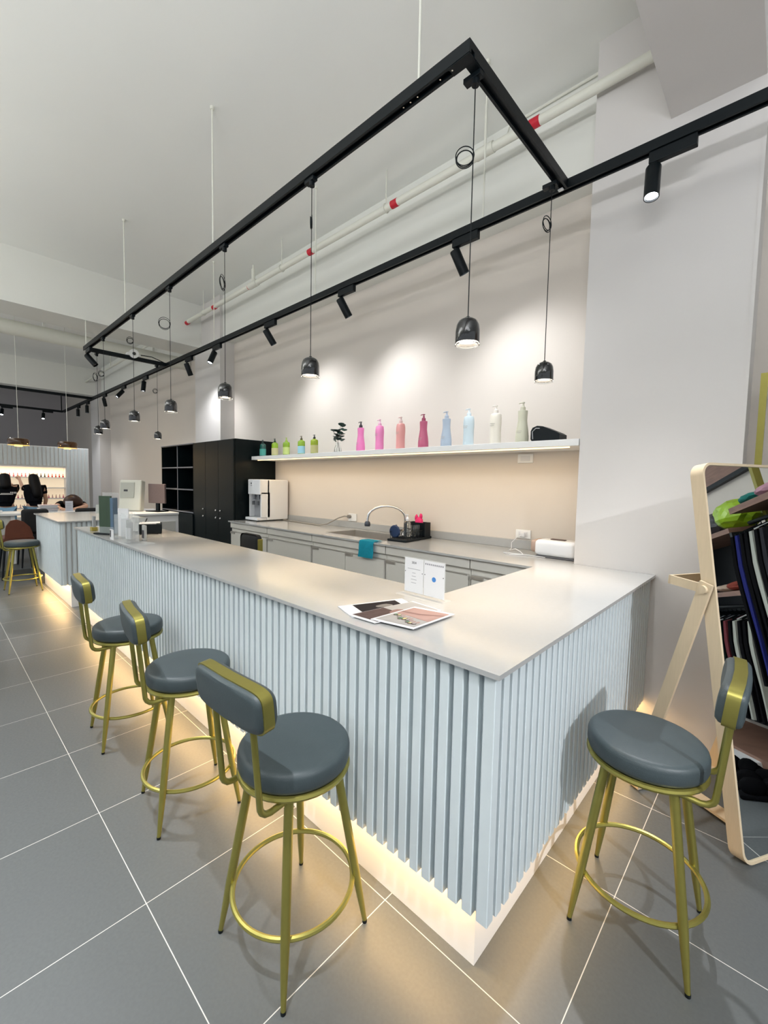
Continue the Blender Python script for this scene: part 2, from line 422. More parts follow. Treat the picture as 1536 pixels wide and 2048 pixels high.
for z in (1.695, 1.365, 1.03):
    s = part('shelf', lambda b: (b.box(xa+.02, xm-.01, 2.20, 2.545, z-.018, z), b.box(xm+.01, xb-.02, 2.20, 2.545, z-.018, z)), DARKIN, bc)
    part('shelf_edge', lambda b: b.box(xa+.02, xb-.02, 2.184, 2.20, z-.018, z), MATS['grey_edge'], s)
for a, bb in ((xa+.004, xm-.002), (xm+.002, xb-.004)):
    part('door', lambda b: b.box(a, bb, 2.168, 2.189, .07, 1.0, bevel=.002, seg=1), DARKC, bc)
lk = thing('locker', (-4.1, 2.45, 0), 'tall dark green-black locker unit with three slim doors beside the worktop', 'locker')
part('locker_body', lambda b: (b.box(-4.70, -3.53, 2.21, 2.57, .05, 2.035), b.box(-4.655, -3.53, 2.57, 2.797, .05, 2.035), b.box(-4.68, -3.56, 2.24, 2.55, 0, .05)), DARKC, lk)
for a, bb, side in ((-4.697, -4.325, 1), (-4.321, -3.945, 1), (-3.941, -3.533, -1)):
    d = part('door', lambda b: b.box(a, bb, 2.187, 2.209, .06, 2.03, bevel=.003, seg=1), DARKC, lk)
    kx = bb-.055 if side > 0 else a+.07
    for kz in (1.10, 1.0):
        part('knob', lambda b: b.lathe([(0, 0), (.012, .001), (.014, .012), (.009, .020), (0, .022)], seg=12, M=Matrix.Translation((kx, 2.187, kz)) @ Matrix.Rotation(PI/2, 4, 'X')), CHROME, d, True)

# ------------------------------------------------------------------ wall shelf with LED
sh = thing('wall_shelf', (-1.5, 2.6, 1.775), 'long white floating wall shelf with a warm light strip underneath', 'shelf')
part('shelf_board', lambda b: b.box(-3.50, .575, 2.42, 2.798, 1.775, 1.82, bevel=.002, seg=1), WHITE, sh)
part('led_strip', lambda b: b.box(-3.42, .50, 2.462, 2.474, 1.767, 1.775), LEDM, sh)
area('strip_light', (-1.46, 2.468, 1.764), (3.9, .03), P_SHELF*4, (1, .72, .40), parent=sh)

# ------------------------------------------------------------------ bottles on the shelf
ZS = 1.8205
PUMPY = 2.54
def pump(b, x, y, z, s=1.0, dirx=-1):
    b.lathe([(0, 0), (.018*s, 0), (.018*s, .022*s), (.011*s, .030*s), (.008*s, .034*s), (.008*s, .046*s), (0, .047*s)], (x, y, z), 14)
    b.tube([(x, y, z+.040*s), (x, y, z+.055*s)], .005*s, 8)
    b.lathe([(0, .052*s), (.012*s, .053*s), (.012*s, .060*s), (0, .062*s)], (x, y, z), 12)
    b.tube([(x, y, z+.057*s), (x+dirx*.026*s, y, z+.057*s), (x+dirx*.034*s, y, z+.052*s)], [.005*s, .004*s, .003*s], 8)
curvy = [(0, 0), (.046, 0), (.050, .006), (.050, .05), (.046, .09), (.038, .135), (.034, .165), (.035, .20), (.037, .225), (.036, .236), (.020, .240), (0, .240)]
tall = [(0, 0), (.044, 0), (.046, .006), (.044, .07), (.044, .12), (.047, .165), (.046, .20), (.041, .230), (.036, .236), (.020, .240), (0, .240)]
def mark_lines(b, x, y, z, w, n=2):
    for k in range(n): b.box(x-w/2, x+w/2*(1 if k == 0 else .7), y-.0008, y, z-k*.012, z-k*.012+.003)
BT = [  # x, kind, body colour, cap colour, label
 (-1.591, curvy, (.82, .22, .50), (.04, .03, .04), 'hot pink pump bottle with a black pump, next to the vase', 1.0),
 (-1.327, tall, (.84, .26, .53), (.82, .48, .64), 'bright pink pump bottle with a pink pump, second from the vase', 1.0),
 (-1.059, tall, (.78, .36, .34), (.80, .58, .56), 'salmon pink pump bottle between bright pink and raspberry ones', 1.0),
 (-.793, curvy, (.50, .11, .20), (.35, .07, .13), 'raspberry red pump bottle on the wall shelf', 1.0),
 (-.549, curvy, (.42, .50, .60), (.42, .48, .58), 'slate blue pump bottle beside the raspberry one', 1.0),
 (-.331, tall, (.60, .71, .76), (.68, .77, .82), 'pale icy blue pump bottle on the wall shelf', 1.0),
 (-.091, tall, (.82, .77, .67), (.84, .80, .73), 'cream white pump bottle between icy blue and sage ones', 1.0),
 (.127, curvy, (.60, .59, .46), (.62, .60, .48), 'pale sage green pump bottle next to the black speaker', 1.0)]
for i, (x, prof, c, cc, lab, s) in enumerate(BT):
    t = thing('pump_bottle', (x, PUMPY, ZS), lab, 'pump bottle', 'large salon pump bottles on the wall shelf')
    m1 = mat('bottle_plastic_%d' % i, c, .3, noise=.05, nscale=12); m2 = mat('pump_plastic_%d' % i, cc, .35, noise=.05)
    part('bottle_body', lambda b: b.lathe([(r, z) for r, z in prof], (x, PUMPY, ZS), 28, sy=.8), m1, t, True)
    part('pump_head', lambda b: pump(b, x, PUMPY, ZS+.239, 1.0), m2, t, True)
    part('printing', lambda b: mark_lines(b, x-.005, PUMPY-.0405, ZS+(.085 if prof is curvy else .155), .04), mat('faint_print', (.45, .42, .38), .5, noise=.05), t)
GB = [(-3.424, (.015, .11, .09), (.01, .03, .03), (.10, .45, .38), 'dark teal pump bottle, leftmost on the wall shelf'),
      (-3.144, (.30, .50, .02), (.01, .03, .02), (.62, .58, .30), 'lime green pump bottle with a yellow label and black pump'),
      (-2.893, (.25, .42, .02), (.42, .55, .12), (.55, .66, .22), 'lime green pump bottle with a light green pump'),
      (-2.589, (.28, .46, .03), (.10, .08, .03), (.34, .62, .72), 'lime green pump bottle with a light blue label'),
      (-2.345, (.30, .40, .01), (.02, .02, .02), (.48, .46, .20), 'olive yellow-green pump bottle nearest the vase')]
for i, (x, c, cc, lc, lab) in enumerate(GB):
    t = thing('pump_bottle', (x, PUMPY, ZS), lab, 'pump bottle', 'small green pump bottles on the wall shelf')
    m1 = mat('green_bottle_%d' % i, c, .2, noise=.08, nscale=12, coat=.3); m2 = mat('green_pump_%d' % i, cc, .35, noise=.05); m3 = mat('green_label_%d' % i, lc, .5, noise=.05)
    part('bottle_body', lambda b: b.lathe([(0, 0), (.050, 0), (.054, .006), (.054, .145), (.050, .158), (.030, .166), (.020, .172), (0, .172)], (x, PUMPY, ZS), 26, sy=.62), m1, t, True)
    part('bottle_label', lambda b: b.lathe([(.0546, .015), (.0546, .10)], (x, PUMPY, ZS), 26, sy=.625), m3, t, True)
    part('pump_head', lambda b: pump(b, x, PUMPY, ZS+.170, .78), m2, t, True)

# vase with eucalyptus sprig
vs = thing('sprig_vase', (-1.94, PUMPY, ZS), 'small clear glass vase with a dark green leafy sprig', 'vase')
part('glass_vase', lambda b: b.lathe([(0, 0), (.034, 0), (.040, .012), (.036, .05), (.022, .085), (.020, .11), (.018, .11), (.020, .083), (.033, .048), (.036, .014), (0, .006)], (-1.94, PUMPY, ZS), 20), GLASS, vs, True)
LEAF = mat('dark_green_leaf', (.02, .06, .045), .45, noise=.4, nscale=30)
STEMM = mat('brown_stem', (.06, .05, .035), .6, noise=.2)
part('stem', lambda b: (b.tube([(-1.91, PUMPY, ZS+.01), (-1.94, PUMPY, ZS+.12), (-1.955, PUMPY+.01, ZS+.24)], .0025, 6), b.tube([(-1.975, PUMPY+.01, ZS+.02), (-1.94, PUMPY, ZS+.12)], .002, 6),
                       b.tube([(-1.94, PUMPY, ZS+.13), (-1.90, PUMPY, ZS+.29)], .002, 6), b.tube([(-1.945, PUMPY, ZS+.16), (-2.02, PUMPY-.01, ZS+.245)], .002, 6)), STEMM, vs)
def leaves(b):
    rnd = random.Random(3)
    cs = [(-1.95+rnd.uniform(-.06, .06), PUMPY+rnd.uniform(-.04, .04), ZS+rnd.uniform(.13, .255)) for _ in range(26)] + [(-2.03, PUMPY, ZS+.25), (-1.89, PUMPY, ZS+.30), (-1.86, PUMPY, ZS+.285), (-1.85, PUMPY, ZS+.24), (-2.0, PUMPY, ZS+.245)]
    for c in cs:
        M = Matrix.Translation(c) @ Matrix.Rotation(rnd.uniform(0, 6), 4, 'Z') @ Matrix.Rotation(rnd.uniform(-1, 1), 4, 'X')
        L = rnd.uniform(.030, .042)
        pts = [M @ Vector((L*math.cos(a), .62*L*math.sin(a), .004*math.cos(2*a))) for a in [k*2*PI/8 for k in range(8)]]
        b.quad(pts)
part('leaf_cluster', leaves, LEAF, vs)

# black wedge speaker on the shelf
sp = thing('speaker', (.33, PUMPY, ZS), 'black wedge-shaped device with a glossy front lying on the shelf end', 'speaker')
def wedge(b, x0, w, y0, y1, k=1.0):
    pts = [(x0+.012, 0), (x0+w-.006, 0), (x0+w, .010), (x0+w, .045), (x0+w-.02, .058), (x0+.085, .104), (x0+.045, .110), (x0+.012, .098), (x0, .075), (x0, .018)]
    M = Matrix(((1, 0, 0, 0), (0, 0, 1, 0), (0, 1, 0, 0), (0, 0, 0, 1)))
    b.poly([(p[0], p[1]+ZS) for p in pts], y0, y1, M=M)
part('speaker_body', lambda b: wedge(b, .225, .205, 2.47, 2.60), BLACKM, sp)
part('speaker_face', lambda b: b.tube([(.243, 2.468, ZS+.018), (.238, 2.468, ZS+.07), (.262, 2.468, ZS+.092), (.29, 2.468, ZS+.09)], .0035, 8), mat('silver_rim', (.5, .5, .5), .3, metal=.8, noise=.05), sp)

# ------------------------------------------------------------------ water dispenser
wdp = thing('water_dispenser', (-3.3, 2.62, CT), 'white countertop water dispenser with two taps beside the dark lockers', 'water dispenser')
DW = mat('white_plastic', (.80, .81, .83), .3, noise=.03, nscale=6)
x0, x1, y0, y1 = -3.475, -3.185, 2.355, 2.77
part('body', lambda b: (b.box(x0, x1, y0+.10, y1, 1.012, 1.525, bevel=.012), b.box(x0, x1, y0, y0+.14, 1.335, 1.525, bevel=.010), b.box(x1-.022, x1, y0+.02, y0+.14, 1.05, 1.36), b.box(x0, x0+.012, y0+.02, y0+.14, 1.05, 1.36)), DW, wdp)
part('tap_recess', lambda b: b.box(x0+.012, x1-.022, y0+.085, y0+.099, 1.05, 1.335), mat('grey_panel', (.30, .31, .33), .35, noise=.05), wdp)
for tx in (-3.40, -3.30):
    part('tap', lambda b: (b.tube([(tx, y0+.05, 1.335), (tx, y0+.05, 1.27)], .014, 12), b.box(tx-.022, tx+.022, y0+.03, y0+.05, 1.20, 1.25)), mat('grey_tap', (.25, .26, .28), .3, metal=.6, noise=.05), wdp)
part('drip_tray', lambda b: b.box(x0-.005, x1-.01, y0-.035, y0+.12, 1.012, 1.045, bevel=.006), DW, wdp)
part('foot', lambda b: [b.box(a, a+.03, c, c+.03, CT+.0005, 1.013) for a in (x0+.01, x1-.05) for c in (y0-.02, y1-.05)], BLACKM, wdp)
part('emblem', lambda b: (b.lathe([(0, 0), (.012, .0), (.012, .001), (0, .001)], seg=10, M=Matrix.Translation((-3.39, y0-.001, 1.475)) @ Matrix.Rotation(PI/2, 4, 'X')), b.box(-3.41, -3.37, y0-.0015, y0, 1.445, 1.45)), INK, wdp)
tb = one('water_hose', lambda b: b.tube([(-3.19, 2.70, 1.008), (-2.6, 2.66, 1.006), (-2.35, 2.62, 1.007), (-2.25, 2.66, 1.03), (-2.15, 2.74, 1.10), (-2.08, 2.77, 1.125), (-2.0, 2.785, 1.125)], .007, 8),
         mat('grey_hose', (.30, .28, .25), .5, noise=.05), 'thin grey hose running from the dispenser to a valve on the wall', 'hose', smooth=True)
va = thing('wall_valve', (-1.98, 2.79, 1.11), 'small round grey valve on a white plate on the back wall', 'valve')
part('wall_plate', lambda b: b.box(-2.03, -1.90, 2.787, 2.7985, 1.075, 1.16, bevel=.003), WHITE, va)
part('valve_knob', lambda b: b.tube([(-2.0, 2.786, 1.125), (-2.0, 2.755, 1.125)], .02, 12), mat('grey_knob', (.2, .19, .18), .4, noise=.05), va, True)

# ------------------------------------------------------------------ sink, faucet, towel
sk = thing('sink', ((SX0+SX1)/2, 2.46, .8), 'stainless steel undermount sink set into the back worktop', 'sink')
def basin(b):
    t = .004
    b.box(SX0, SX0+t, SY0, SY1, .81, .998); b.box(SX1-t, SX1, SY0, SY1, .81, .998)
    b.box(SX0, SX1, SY0, SY0+t, .81, .998); b.box(SX0, SX1, SY1-t, SY1, .81, .998); b.box(SX0, SX1, SY0, SY1, .806, .812)
part('basin', basin, STEEL, sk)
part('rim', lambda b: (b.box(SX0-.012, SX1+.012, SY0-.012, SY0, CT, CT+.003), b.box(SX0-.012, SX1+.012, SY1, SY1+.012, CT, CT+.003), b.box(SX0-.012, SX0, SY0, SY1, CT, CT+.003), b.box(SX1, SX1+.012, SY0, SY1, CT, CT+.003)), STEEL, sk)
part('drain', lambda b: b.lathe([(0, .814), (.04, .814), (.045, .8125)], (-1.4, 2.46, 0), 20), CHROME, sk, True)
fa = thing('faucet', (-1.13, 2.72, CT), 'chrome gooseneck kitchen faucet with a dark spray head over the sink', 'faucet')
fx, fy = -1.13, 2.72
arc = [(fx, fy, CT+.02), (fx, fy, CT+.17)] + [(fx-.13+.13*math.cos(a), fy-.13+.13*math.cos(a), CT+.17+.115*math.sin(a)) for a in [k*PI/10 for k in range(1, 11)]] + [(fx-.262, fy-.262, CT+.13)]
part('spout', lambda b: b.tube(arc, .012, 12), CHROME, fa, True)
part('base', lambda b: b.lathe([(0, 0), (.032, 0), (.032, .012), (.022, .025), (.022, .07), (.014, .075), (0, .075)], (fx, fy, CT), 18), CHROME, fa, True)
part('lever', lambda b: (b.tube([(fx, fy, CT+.045), (fx-.03, fy-.06, CT+.05), (fx-.05, fy-.08, CT+.11)], [.014, .012, .009], 10),), CHROME, fa, True)
part('spray_head', lambda b: b.lathe([(0, 0), (.026, 0), (.030, .012), (.026, .04), (.015, .05), (0, .05)], (fx-.262, fy-.262, CT+.085), 16), mat('dark_nozzle', (.05, .06, .08), .3, noise=.1, metal=.4), fa, True)
TOWM = mat('turquoise_towel', (.02, .46, .62), .95, noise=.25, nscale=60, bump=.8, bscale=150)
def towel(b):
    def sheet(nx, path, xa, xb, amp):
        rows = []
        for j, (y, z) in enumerate(path):
            rows.append([b.bm.verts.new((xa+(xb-xa)*i/nx + .004*math.sin(j*1.3), y+amp*math.sin(i*1.1+j*.6)*(1 if j > 3 else .2), z)) for i in range(nx+1)])
        for A, B in zip(rows, rows[1:]):
            for i in range(nx): b.bm.faces.new((A[i], A[i+1], B[i+1], B[i]))
    path = [(2.22, 1.006), (2.18, 1.008), (2.14, 1.010), (2.108, 1.006), (2.098, .985), (2.094, .95), (2.092, .915), (2.091, .88), (2.092, .862)]
    sheet(10, path, -1.13, -.955, .004)
    g = bmesh.ops.solidify(b.bm, geom=b.bm.faces[:], thickness=-.008)
one('towel', towel, TOWM, 'turquoise towel draped over the worktop edge in front of the sink', 'towel', smooth=True)

# dish rack and what is in it
dr = thing('dish_rack', (-.90, 2.50, CT), 'small black dish drainer standing right of the sink', 'dish rack')
RM = Matrix.Translation((-.90, 2.52, CT)) @ Matrix.Rotation(.12, 4, 'Z')
part('drip_tray', lambda b: b.box(-.10, .10, -.22, .22, .0006, .022, M=RM, bevel=.006), BLACKM, dr)
def rackwires(b):
    for y in [-.19+.03*k for k in range(9)]:
        b.tube([RM @ Vector(p) for p in ((-.085, y, .02), (-.085, y, .085), (-.06, y, .03), (.06, y, .03), (.085, y, .085), (.085, y, .02))], .0025, 6)
    for x in (-.085, .085): b.tube([RM @ Vector(p) for p in ((x, -.20, .085), (x, .07, .085))], .003, 6)
part('wire_frame', rackwires, BLACKM, dr)
part('utensil_box', lambda b: (b.box(-.095, .095, .095, .10, .02, .15, M=RM), b.box(-.095, .095, .195, .20, .02, .15, M=RM), b.box(-.095, -.09, .10, .195, .02, .15, M=RM), b.box(.09, .095, .10, .195, .02, .15, M=RM), b.box(-.095, .095, .095, .20, .022, .028, M=RM)), BLACKM, dr)
one('pink_glove', lambda b: (b.blob(RM @ Vector((.0, .15, .145)), .045, (1, .7, 1.3), 2, .2), b.blob(RM @ Vector((-.03, .15, .19)), .018, (1, .8, 1.8), 2, .2), b.blob(RM @ Vector((.02, .15, .205)), .016, (1, .8, 1.8), 2, .2)),
    mat('hot_pink_rubber', (.78, .02, .16), .5, noise=.1, nscale=30), 'hot pink rubber glove stuffed in the drainer box', 'glove', smooth=True)
one('sponge_brush', lambda b: b.lathe([(0, -.012), (.05, -.012), (.058, 0), (.05, .012), (0, .012)], seg=20, M=RM @ Matrix.Translation((-.06, -.16, .082)) @ Matrix.Rotation(PI/2, 4, 'X') @ Matrix.Scale(1.0, 4)), mat('navy_plastic', (.01, .03, .09), .6, noise=.2), 'round navy blue scrubber at the front of the drainer', 'scrubber', smooth=True)
sb = thing('soap_bottle', tuple(RM @ Vector((0, -.05, .034))), 'clear pump bottle standing in the black dish drainer', 'soap bottle')
pb = RM @ Vector((0, -.05, .034))
part('clear_bottle', lambda b: b.lathe([(0, 0), (.032, 0), (.034, .006), (.033, .12), (.026, .135), (.014, .142), (0, .142)], pb, 18), GLASS, sb, True)
part('pump_head', lambda b: pump(b, pb.x, pb.y, pb.z+.14, .95), PAPER, sb, True)
for k, (gx, gy) in enumerate(((.035, .0), (-.03, .03), (.04, .055))):
    p = RM @ Vector((gx, gy, .034))
    one('drinking_glass', lambda b: b.lathe([(0, .003), (.020, .003), (.024, .10), (.027, .10), (.023, 0), (0, 0)], p, 16), GLASS, 'clear drinking glass standing in the dish drainer', 'glass', 'glasses in the drainer', True)

# sockets, wipes box, cable
def socket(x0, x1, z0, z1, label):
    t = thing('wall_socket', ((x0+x1)/2, 2.795, z0), label, 'socket')
    part('cover_plate', lambda b: b.box(x0, x1, 2.788, 2.7985, z0, z1, bevel=.003), WHITE, t)
    part('socket_insert', lambda b: b.box(x0+.025, x1-.025, 2.785, 2.789, z0+.015, z1-.015, bevel=.001), PAPER, t)
    return t
socket(-.02, .108, 1.69, 1.76, 'white wall socket just below the wall shelf')
s2 = socket(-.012, .115, 1.085, 1.155, 'white wall socket with a plug, above the worktop near the column')
one('plug', lambda b: b.box(.035, .075, 2.755, 2.7845, 1.10, 1.135, bevel=.006), PAPER, 'white plug pushed into the lower wall socket', 'plug')
one('charging_cable', lambda b: b.tube([(.055, 2.755, 1.115), (.03, 2.735, 1.10), (-.02, 2.74, 1.05), (-.01, 2.72, 1.006), (.03, 2.60, 1.006), (.10, 2.56, 1.03), (.16, 2.52, 1.02), (.20, 2.49, 1.005), (.12, 2.42, 1.005), (.05, 2.47, 1.005), (.24, 2.50, 1.005), (.36, 2.49, 1.005)], .0028, 6),
    PAPER, 'thin white cable looping on the worktop below the socket', 'cable', smooth=True)
wb = thing('tissue_warmer', (.42, 2.60, CT), 'rounded white box with a tan lid edge on the worktop by the column', 'appliance')
part('box_body', lambda b: b.box(.27, .555, 2.50, 2.68, CT+.012, 1.125, bevel=.03, seg=4), DW, wb, True)
part('side_panel', lambda b: b.box(.235, .30, 2.515, 2.665, CT+.03, 1.12, bevel=.02, seg=3), mat('tan_plastic', (.42, .30, .24), .4, noise=.05), wb, True)
part('base', lambda b: b.box(.28, .55, 2.51, 2.67, CT+.0006, 1.014, bevel=.005), mat('grey_base', (.12, .12, .13), .5, noise=.05), wb)
part('top_slot', lambda b: b.box(.36, .46, 2.57, 2.61, 1.125, 1.131, bevel=.002), mat('brown_slot', (.10, .06, .05), .5, noise=.05), wb)

# ------------------------------------------------------------------ on the bar: magazines and sign
def mag(name, corners, z, thick, paint, label, group='magazines on the bar'):
    c = [Vector((x, y, 0)) for x, y in corners]; ctr = sum(c, Vector())/4
    t = thing(name, (ctr.x, ctr.y, z), label, 'magazine', group)
    part('pages', lambda b: b.poly([(p.x, p.y) for p in c], z, z+thick), PAPER, t)
    # bilinear map of unit square on top
    def P(u, v, h=.0006):
        p = c[0]*(1-u)*(1-v)+c[1]*u*(1-v)+c[2]*u*v+c[3]*(1-u)*v
        return (p.x, p.y, z+thick+h)
    for i, (nm, m, pts, h) in enumerate(paint):
        part(nm, lambda b: b.quad([P(u, v, .0004+h*.0003) for u, v in pts]), m, t)
    return t
def R(u0, v0, u1, v1): return [(u0, v0), (u1, v0), (u1, v1), (u0, v1)]
def blobp(cu, cv, ru, rv, n=12, ph=0): return [(cu+ru*math.cos(2*PI*k/n)*(1+.15*math.sin(3*2*PI*k/n+ph)), cv+rv*math.sin(2*PI*k/n)) for k in range(n)]
DKB = mat('dark_brown_print', (.022, .018, .020), .7, spec=.15, noise=.4, nscale=25); GRYP = mat('grey_print', (.20, .19, .18), .45, noise=.4, nscale=30)
BRNP = mat('brown_print', (.055, .035, .030), .7, spec=.15, noise=.5, nscale=30, color2=(.13, .09, .085)); PNK = mat('pink_skin_print', (.40, .26, .235), .6, noise=.25, nscale=12)
PNK2 = mat('rose_print', (.26, .15, .135), .6, noise=.3, nscale=15); LGY = mat('light_grey_print', (.34, .335, .33), .45, noise=.08, nscale=12)
GRN = mat('green_gem_print', (.10, .28, .17), .4, noise=.4, nscale=60); GLD = mat('yellow_gem_print', (.62, .58, .25), .4, noise=.3, nscale=60); REDP = mat('lip_print', (.32, .05, .05), .4, noise=.2)
mag('magazine', [(.268, .645), (.415, .590), (.515, .865), (.372, .925)], CT+.0005, .003,
    [('photo_print', DKB, R(.08, .20, .99, .86), 0), ('figure_print', GRYP, blobp(.45, .6, .14, .13), 1)], 'left open magazine with a black and grey photo on a white page')
mag('magazine', [(.395, .592), (.525, .598), (.600, .900), (.440, .918)], CT+.004, .003,
    [('page_tint', LGY, R(.02, .50, .98, .97), 0), ('photo_print', BRNP, R(.02, .04, .98, .50), 1), ('hand_print', PNK2, blobp(.55, .52, .20, .12), 2), ('skin_print', PNK, blobp(.80, .62, .18, .14), 3), ('lip_mark', REDP, blobp(.72, .54, .07, .02), 4)], 'middle magazine with a brown photo and a pink hand, partly covered')
gems = []
for k in range(9):
    cu, cv = .14+.085*k, .42-.032*k+.03*math.sin(k*1.7)
    gems.append(('gem_outline', BRNP, blobp(cu+.008, cv-.01, .046, .042+.02*(k in (3, 4)), 8, k), 3))  # dark printed outline around the gem
    gems.append(('gem_print', (GRN, GLD, LGY)[k % 3], blobp(cu, cv+.005, .034, .028+.02*(k in (3, 4)), 8, k), 4))
    gems.append(('finger_print', PNK, blobp(cu+.02, cv+.07, .03, .05, 8, k), 2))
mag('magazine', [(.492, .610), (.668, .640), (.672, .885), (.505, .850)], CT+.0076, .003,
    [('photo_print', LGY, R(.05, .05, .96, .93), 0), ('skin_print', PNK, [(.06, .52), (.95, .38), (.95, .92), (.06, .92)], 1), ('fold_print', PNK2, [(.06, .60), (.5, .60), (.95, .75), (.95, .80), (.5, .67), (.06, .66)], 2)] + gems,
    'front magazine with jewelled pink fingernails, nearest the bar corner')
# acrylic double sign
sg = thing('menu_stand', (.42, 1.02, CT), 'small clear stand with two white printed cards on the bar', 'sign')
A = Vector((.305, 1.030, CT)); B = Vector((.530, 1.022, CT)); ud = (B-A).normalized(); nd = Vector((ud.y, -ud.x, 0))
SM = Matrix(((ud.x, nd.x, 0, A.x), (ud.y, nd.y, 0, A.y), (0, 0, 1, A.z), (0, 0, 0, 1)))
part('acrylic_foot', lambda b: (b.box(-.012, .238, -.035, .055, .0005, .004, M=SM), b.box(-.004, .230, .004, .007, .004, .172, M=SM)), ACRYL, sg)
CARD = [(0, .110), (.114, .228)]
for k, (a, bb) in enumerate(CARD):
    cd = part('card', lambda b: b.box(a, bb, .0075, .0085, .012, .168, M=SM), PAPER, sg, label='white card with grey printed lines' if k == 0 else 'white card with a blue round mark')
    FM = SM @ Matrix.Translation((0, .0087, 0)) @ Matrix(((1, 0, 0, 0), (0, 0, 1, 0), (0, 1, 0, 0), (0, 0, 0, 1)))
    if k == 0:
        text_mesh('heading', '2024', .014, INK, cd, FM @ Matrix.Translation(((a+bb)/2, .148, 0)))
        part('text_lines', lambda b: [b.box((a+bb)/2-w/2, (a+bb)/2+w/2, .0086, .0088, z, z+.0022, M=SM) for z, w in ((.118, .075), (.100, .020), (.085, .024), (.070, .034), (.055, .030))], mat('grey_print_line', (.28, .28, .30), .6, noise=.05), cd)
    else:
        part('text_lines', lambda b: [b.box(a+.006+j*.0105, a+.006+j*.0105+.0075, .0086, .0088, .150, .157, M=SM) for j in range(10)], MATS['grey_print_line'], cd)
        part('round_mark', lambda b: b.lathe([(0, 0), (.011, 0), (.011, .0005), (0, .0005)], seg=20, M=SM @ Matrix.Translation(((a+bb)/2, .0088, .090)) @ Matrix.Rotation(-PI/2, 4, 'X')), BLUEINK, cd)
part('magnet_dot', lambda b: [b.lathe([(0, 0), (.0022, 0), (.0022, .001), (0, .001)], seg=8, M=SM @ Matrix.Translation((x, .0088, .105)) @ Matrix.Rotation(-PI/2, 4, 'X')) for x in (.004, .105, .120, .222)], INK, sg)

# ------------------------------------------------------------------ items at the far end of the bar
br = thing('brochure_stand', (-2.86, .62, CT), 'tall narrow stand of dark green and blue brochures on the bar', 'brochure stand')
BM = Matrix.Translation((-2.86, .625, CT)) @ Matrix.Rotation(math.radians(28), 4, 'Z')
part('stand_base', lambda b: b.box(-.11, .11, -.045, .05, .0006, .014, M=BM, bevel=.003), BLACKM, br)
part('brochure', lambda b: b.box(-.075, .055, -.012, .002, .014, .345, M=BM), mat('dark_green_cover', (.045, .085, .045), .4, noise=.5, nscale=20, stretch=(1, 1, .2)), br)
part('brochure', lambda b: b.box(.058, .088, -.02, .03, .014, .33, M=BM), mat('blue_grey_cover', (.10, .17, .26), .4, noise=.3, nscale=20), br)
part('clear_holder', lambda b: (b.box(-.085, .095, -.024, -.021, .014, .07, M=BM), b.box(-.085, .095, .034, .037, .014, .375, M=BM)), ACRYL, br)
nf = thing('name_card_holder', (-3.22, .60, CT), 'small grey and yellow card holder left of the tall brochures', 'card holder')
part('holder', lambda b: b.box(-3.27, -3.20, .585, .64, CT+.0006, 1.035, bevel=.003), mat('ochre_plastic', (.35, .28, .05), .5, noise=.1), nf)
part('card_stack', lambda b: b.box(-3.26, -3.21, .60, .62, 1.035, 1.14), mat('grey_card', (.32, .34, .35), .5, noise=.1), nf)
ct = thing('price_tag', (-2.47, .558, CT), 'tiny white tag with a dark mark at the bar edge', 'tag')
part('tag_card', lambda b: b.box(-2.50, -2.40, .552, .556, CT+.0006, 1.085), PAPER, ct)
part('dark_mark', lambda b: (b.box(-2.495, -2.465, .5512, .5518, 1.02, 1.075),), INK, ct)
def holder(x, y, w, h, rz, label, paper=None):
    t = thing('leaflet_holder', (x, y, CT), label, 'leaflet holder', 'clear leaflet holders on the bar')
    M = Matrix.Translation((x, y, CT)) @ Matrix.Rotation(rz, 4, 'Z')
    part('acrylic_body', lambda b: (b.box(-w/2, w/2, -.03, -.027, .004, h, M=M), b.box(-w/2, w/2, .027, .030, .004, h*1.08, M=M), b.box(-w/2, -w/2+.003, -.03, .03, .004, h*.8, M=M), b.box(w/2-.003, w/2, -.03, .03, .004, h*.8, M=M), b.box(-w/2-.01, w/2+.01, -.05, .04, .0006, .004, M=M)), ACRYL, t)
    if paper: part('leaflet', lambda b: b.box(-w/2+.008, w/2-.012, .0, .006, .01, paper, M=M), PAPER, t)
holder(-2.52, .66, .15, .20, math.radians(20), 'clear acrylic holder with a white leaflet, nearest the tall brochures', .25)
holder(-2.33, .64, .11, .22, math.radians(8), 'tall clear acrylic leaflet holder in the middle of the group', .10)
holder(-2.15, .62, .10, .20, 0, 'empty clear acrylic holder, rightmost of the group on the bar')
one('acrylic_tray', lambda b: b.box(-2.24, -1.95, .58, .68, CT+.0006, 1.012, M=Matrix.Translation((-2.1, .63, 0)) @ Matrix.Rotation(.3, 4, 'Z') @ Matrix.Translation((2.1, -.63, 0)), bevel=.002), ACRYL, 'flat clear acrylic tray lying on the bar edge', 'tray')
pr = thing('receipt_printer', (-2.72, .93, CT), 'small black printer with white paper on top, on the bar', 'printer')
PM = Matrix.Translation((-2.74, .945, CT)) @ Matrix.Rotation(math.radians(-20), 4, 'Z')
part('printer_body', lambda b: b.box(-.10, .10, -.095, .095, .008, .092, M=PM, bevel=.006), BLACKM, pr)
part('foot', lambda b: [b.box(x, x+.02, y, y+.02, .0006, .010, M=PM) for x in (-.09, .07) for y in (-.085, .065)], BLACKM, pr)
part('paper_sheet', lambda b: (b.box(-.095, .09, -.09, .05, .0925, .096, M=PM), b.box(-.06, .07, -.07, .08, .0965, .10, M=PM)), PAPER, pr)
pos = thing('tablet_holder', (-2.80, .80, CT), 'dark slanted tablet seen behind the brochures', 'tablet')
TM = Matrix.Translation((-2.86, .84, CT)) @ Matrix.Rotation(math.radians(25), 4, 'Z')
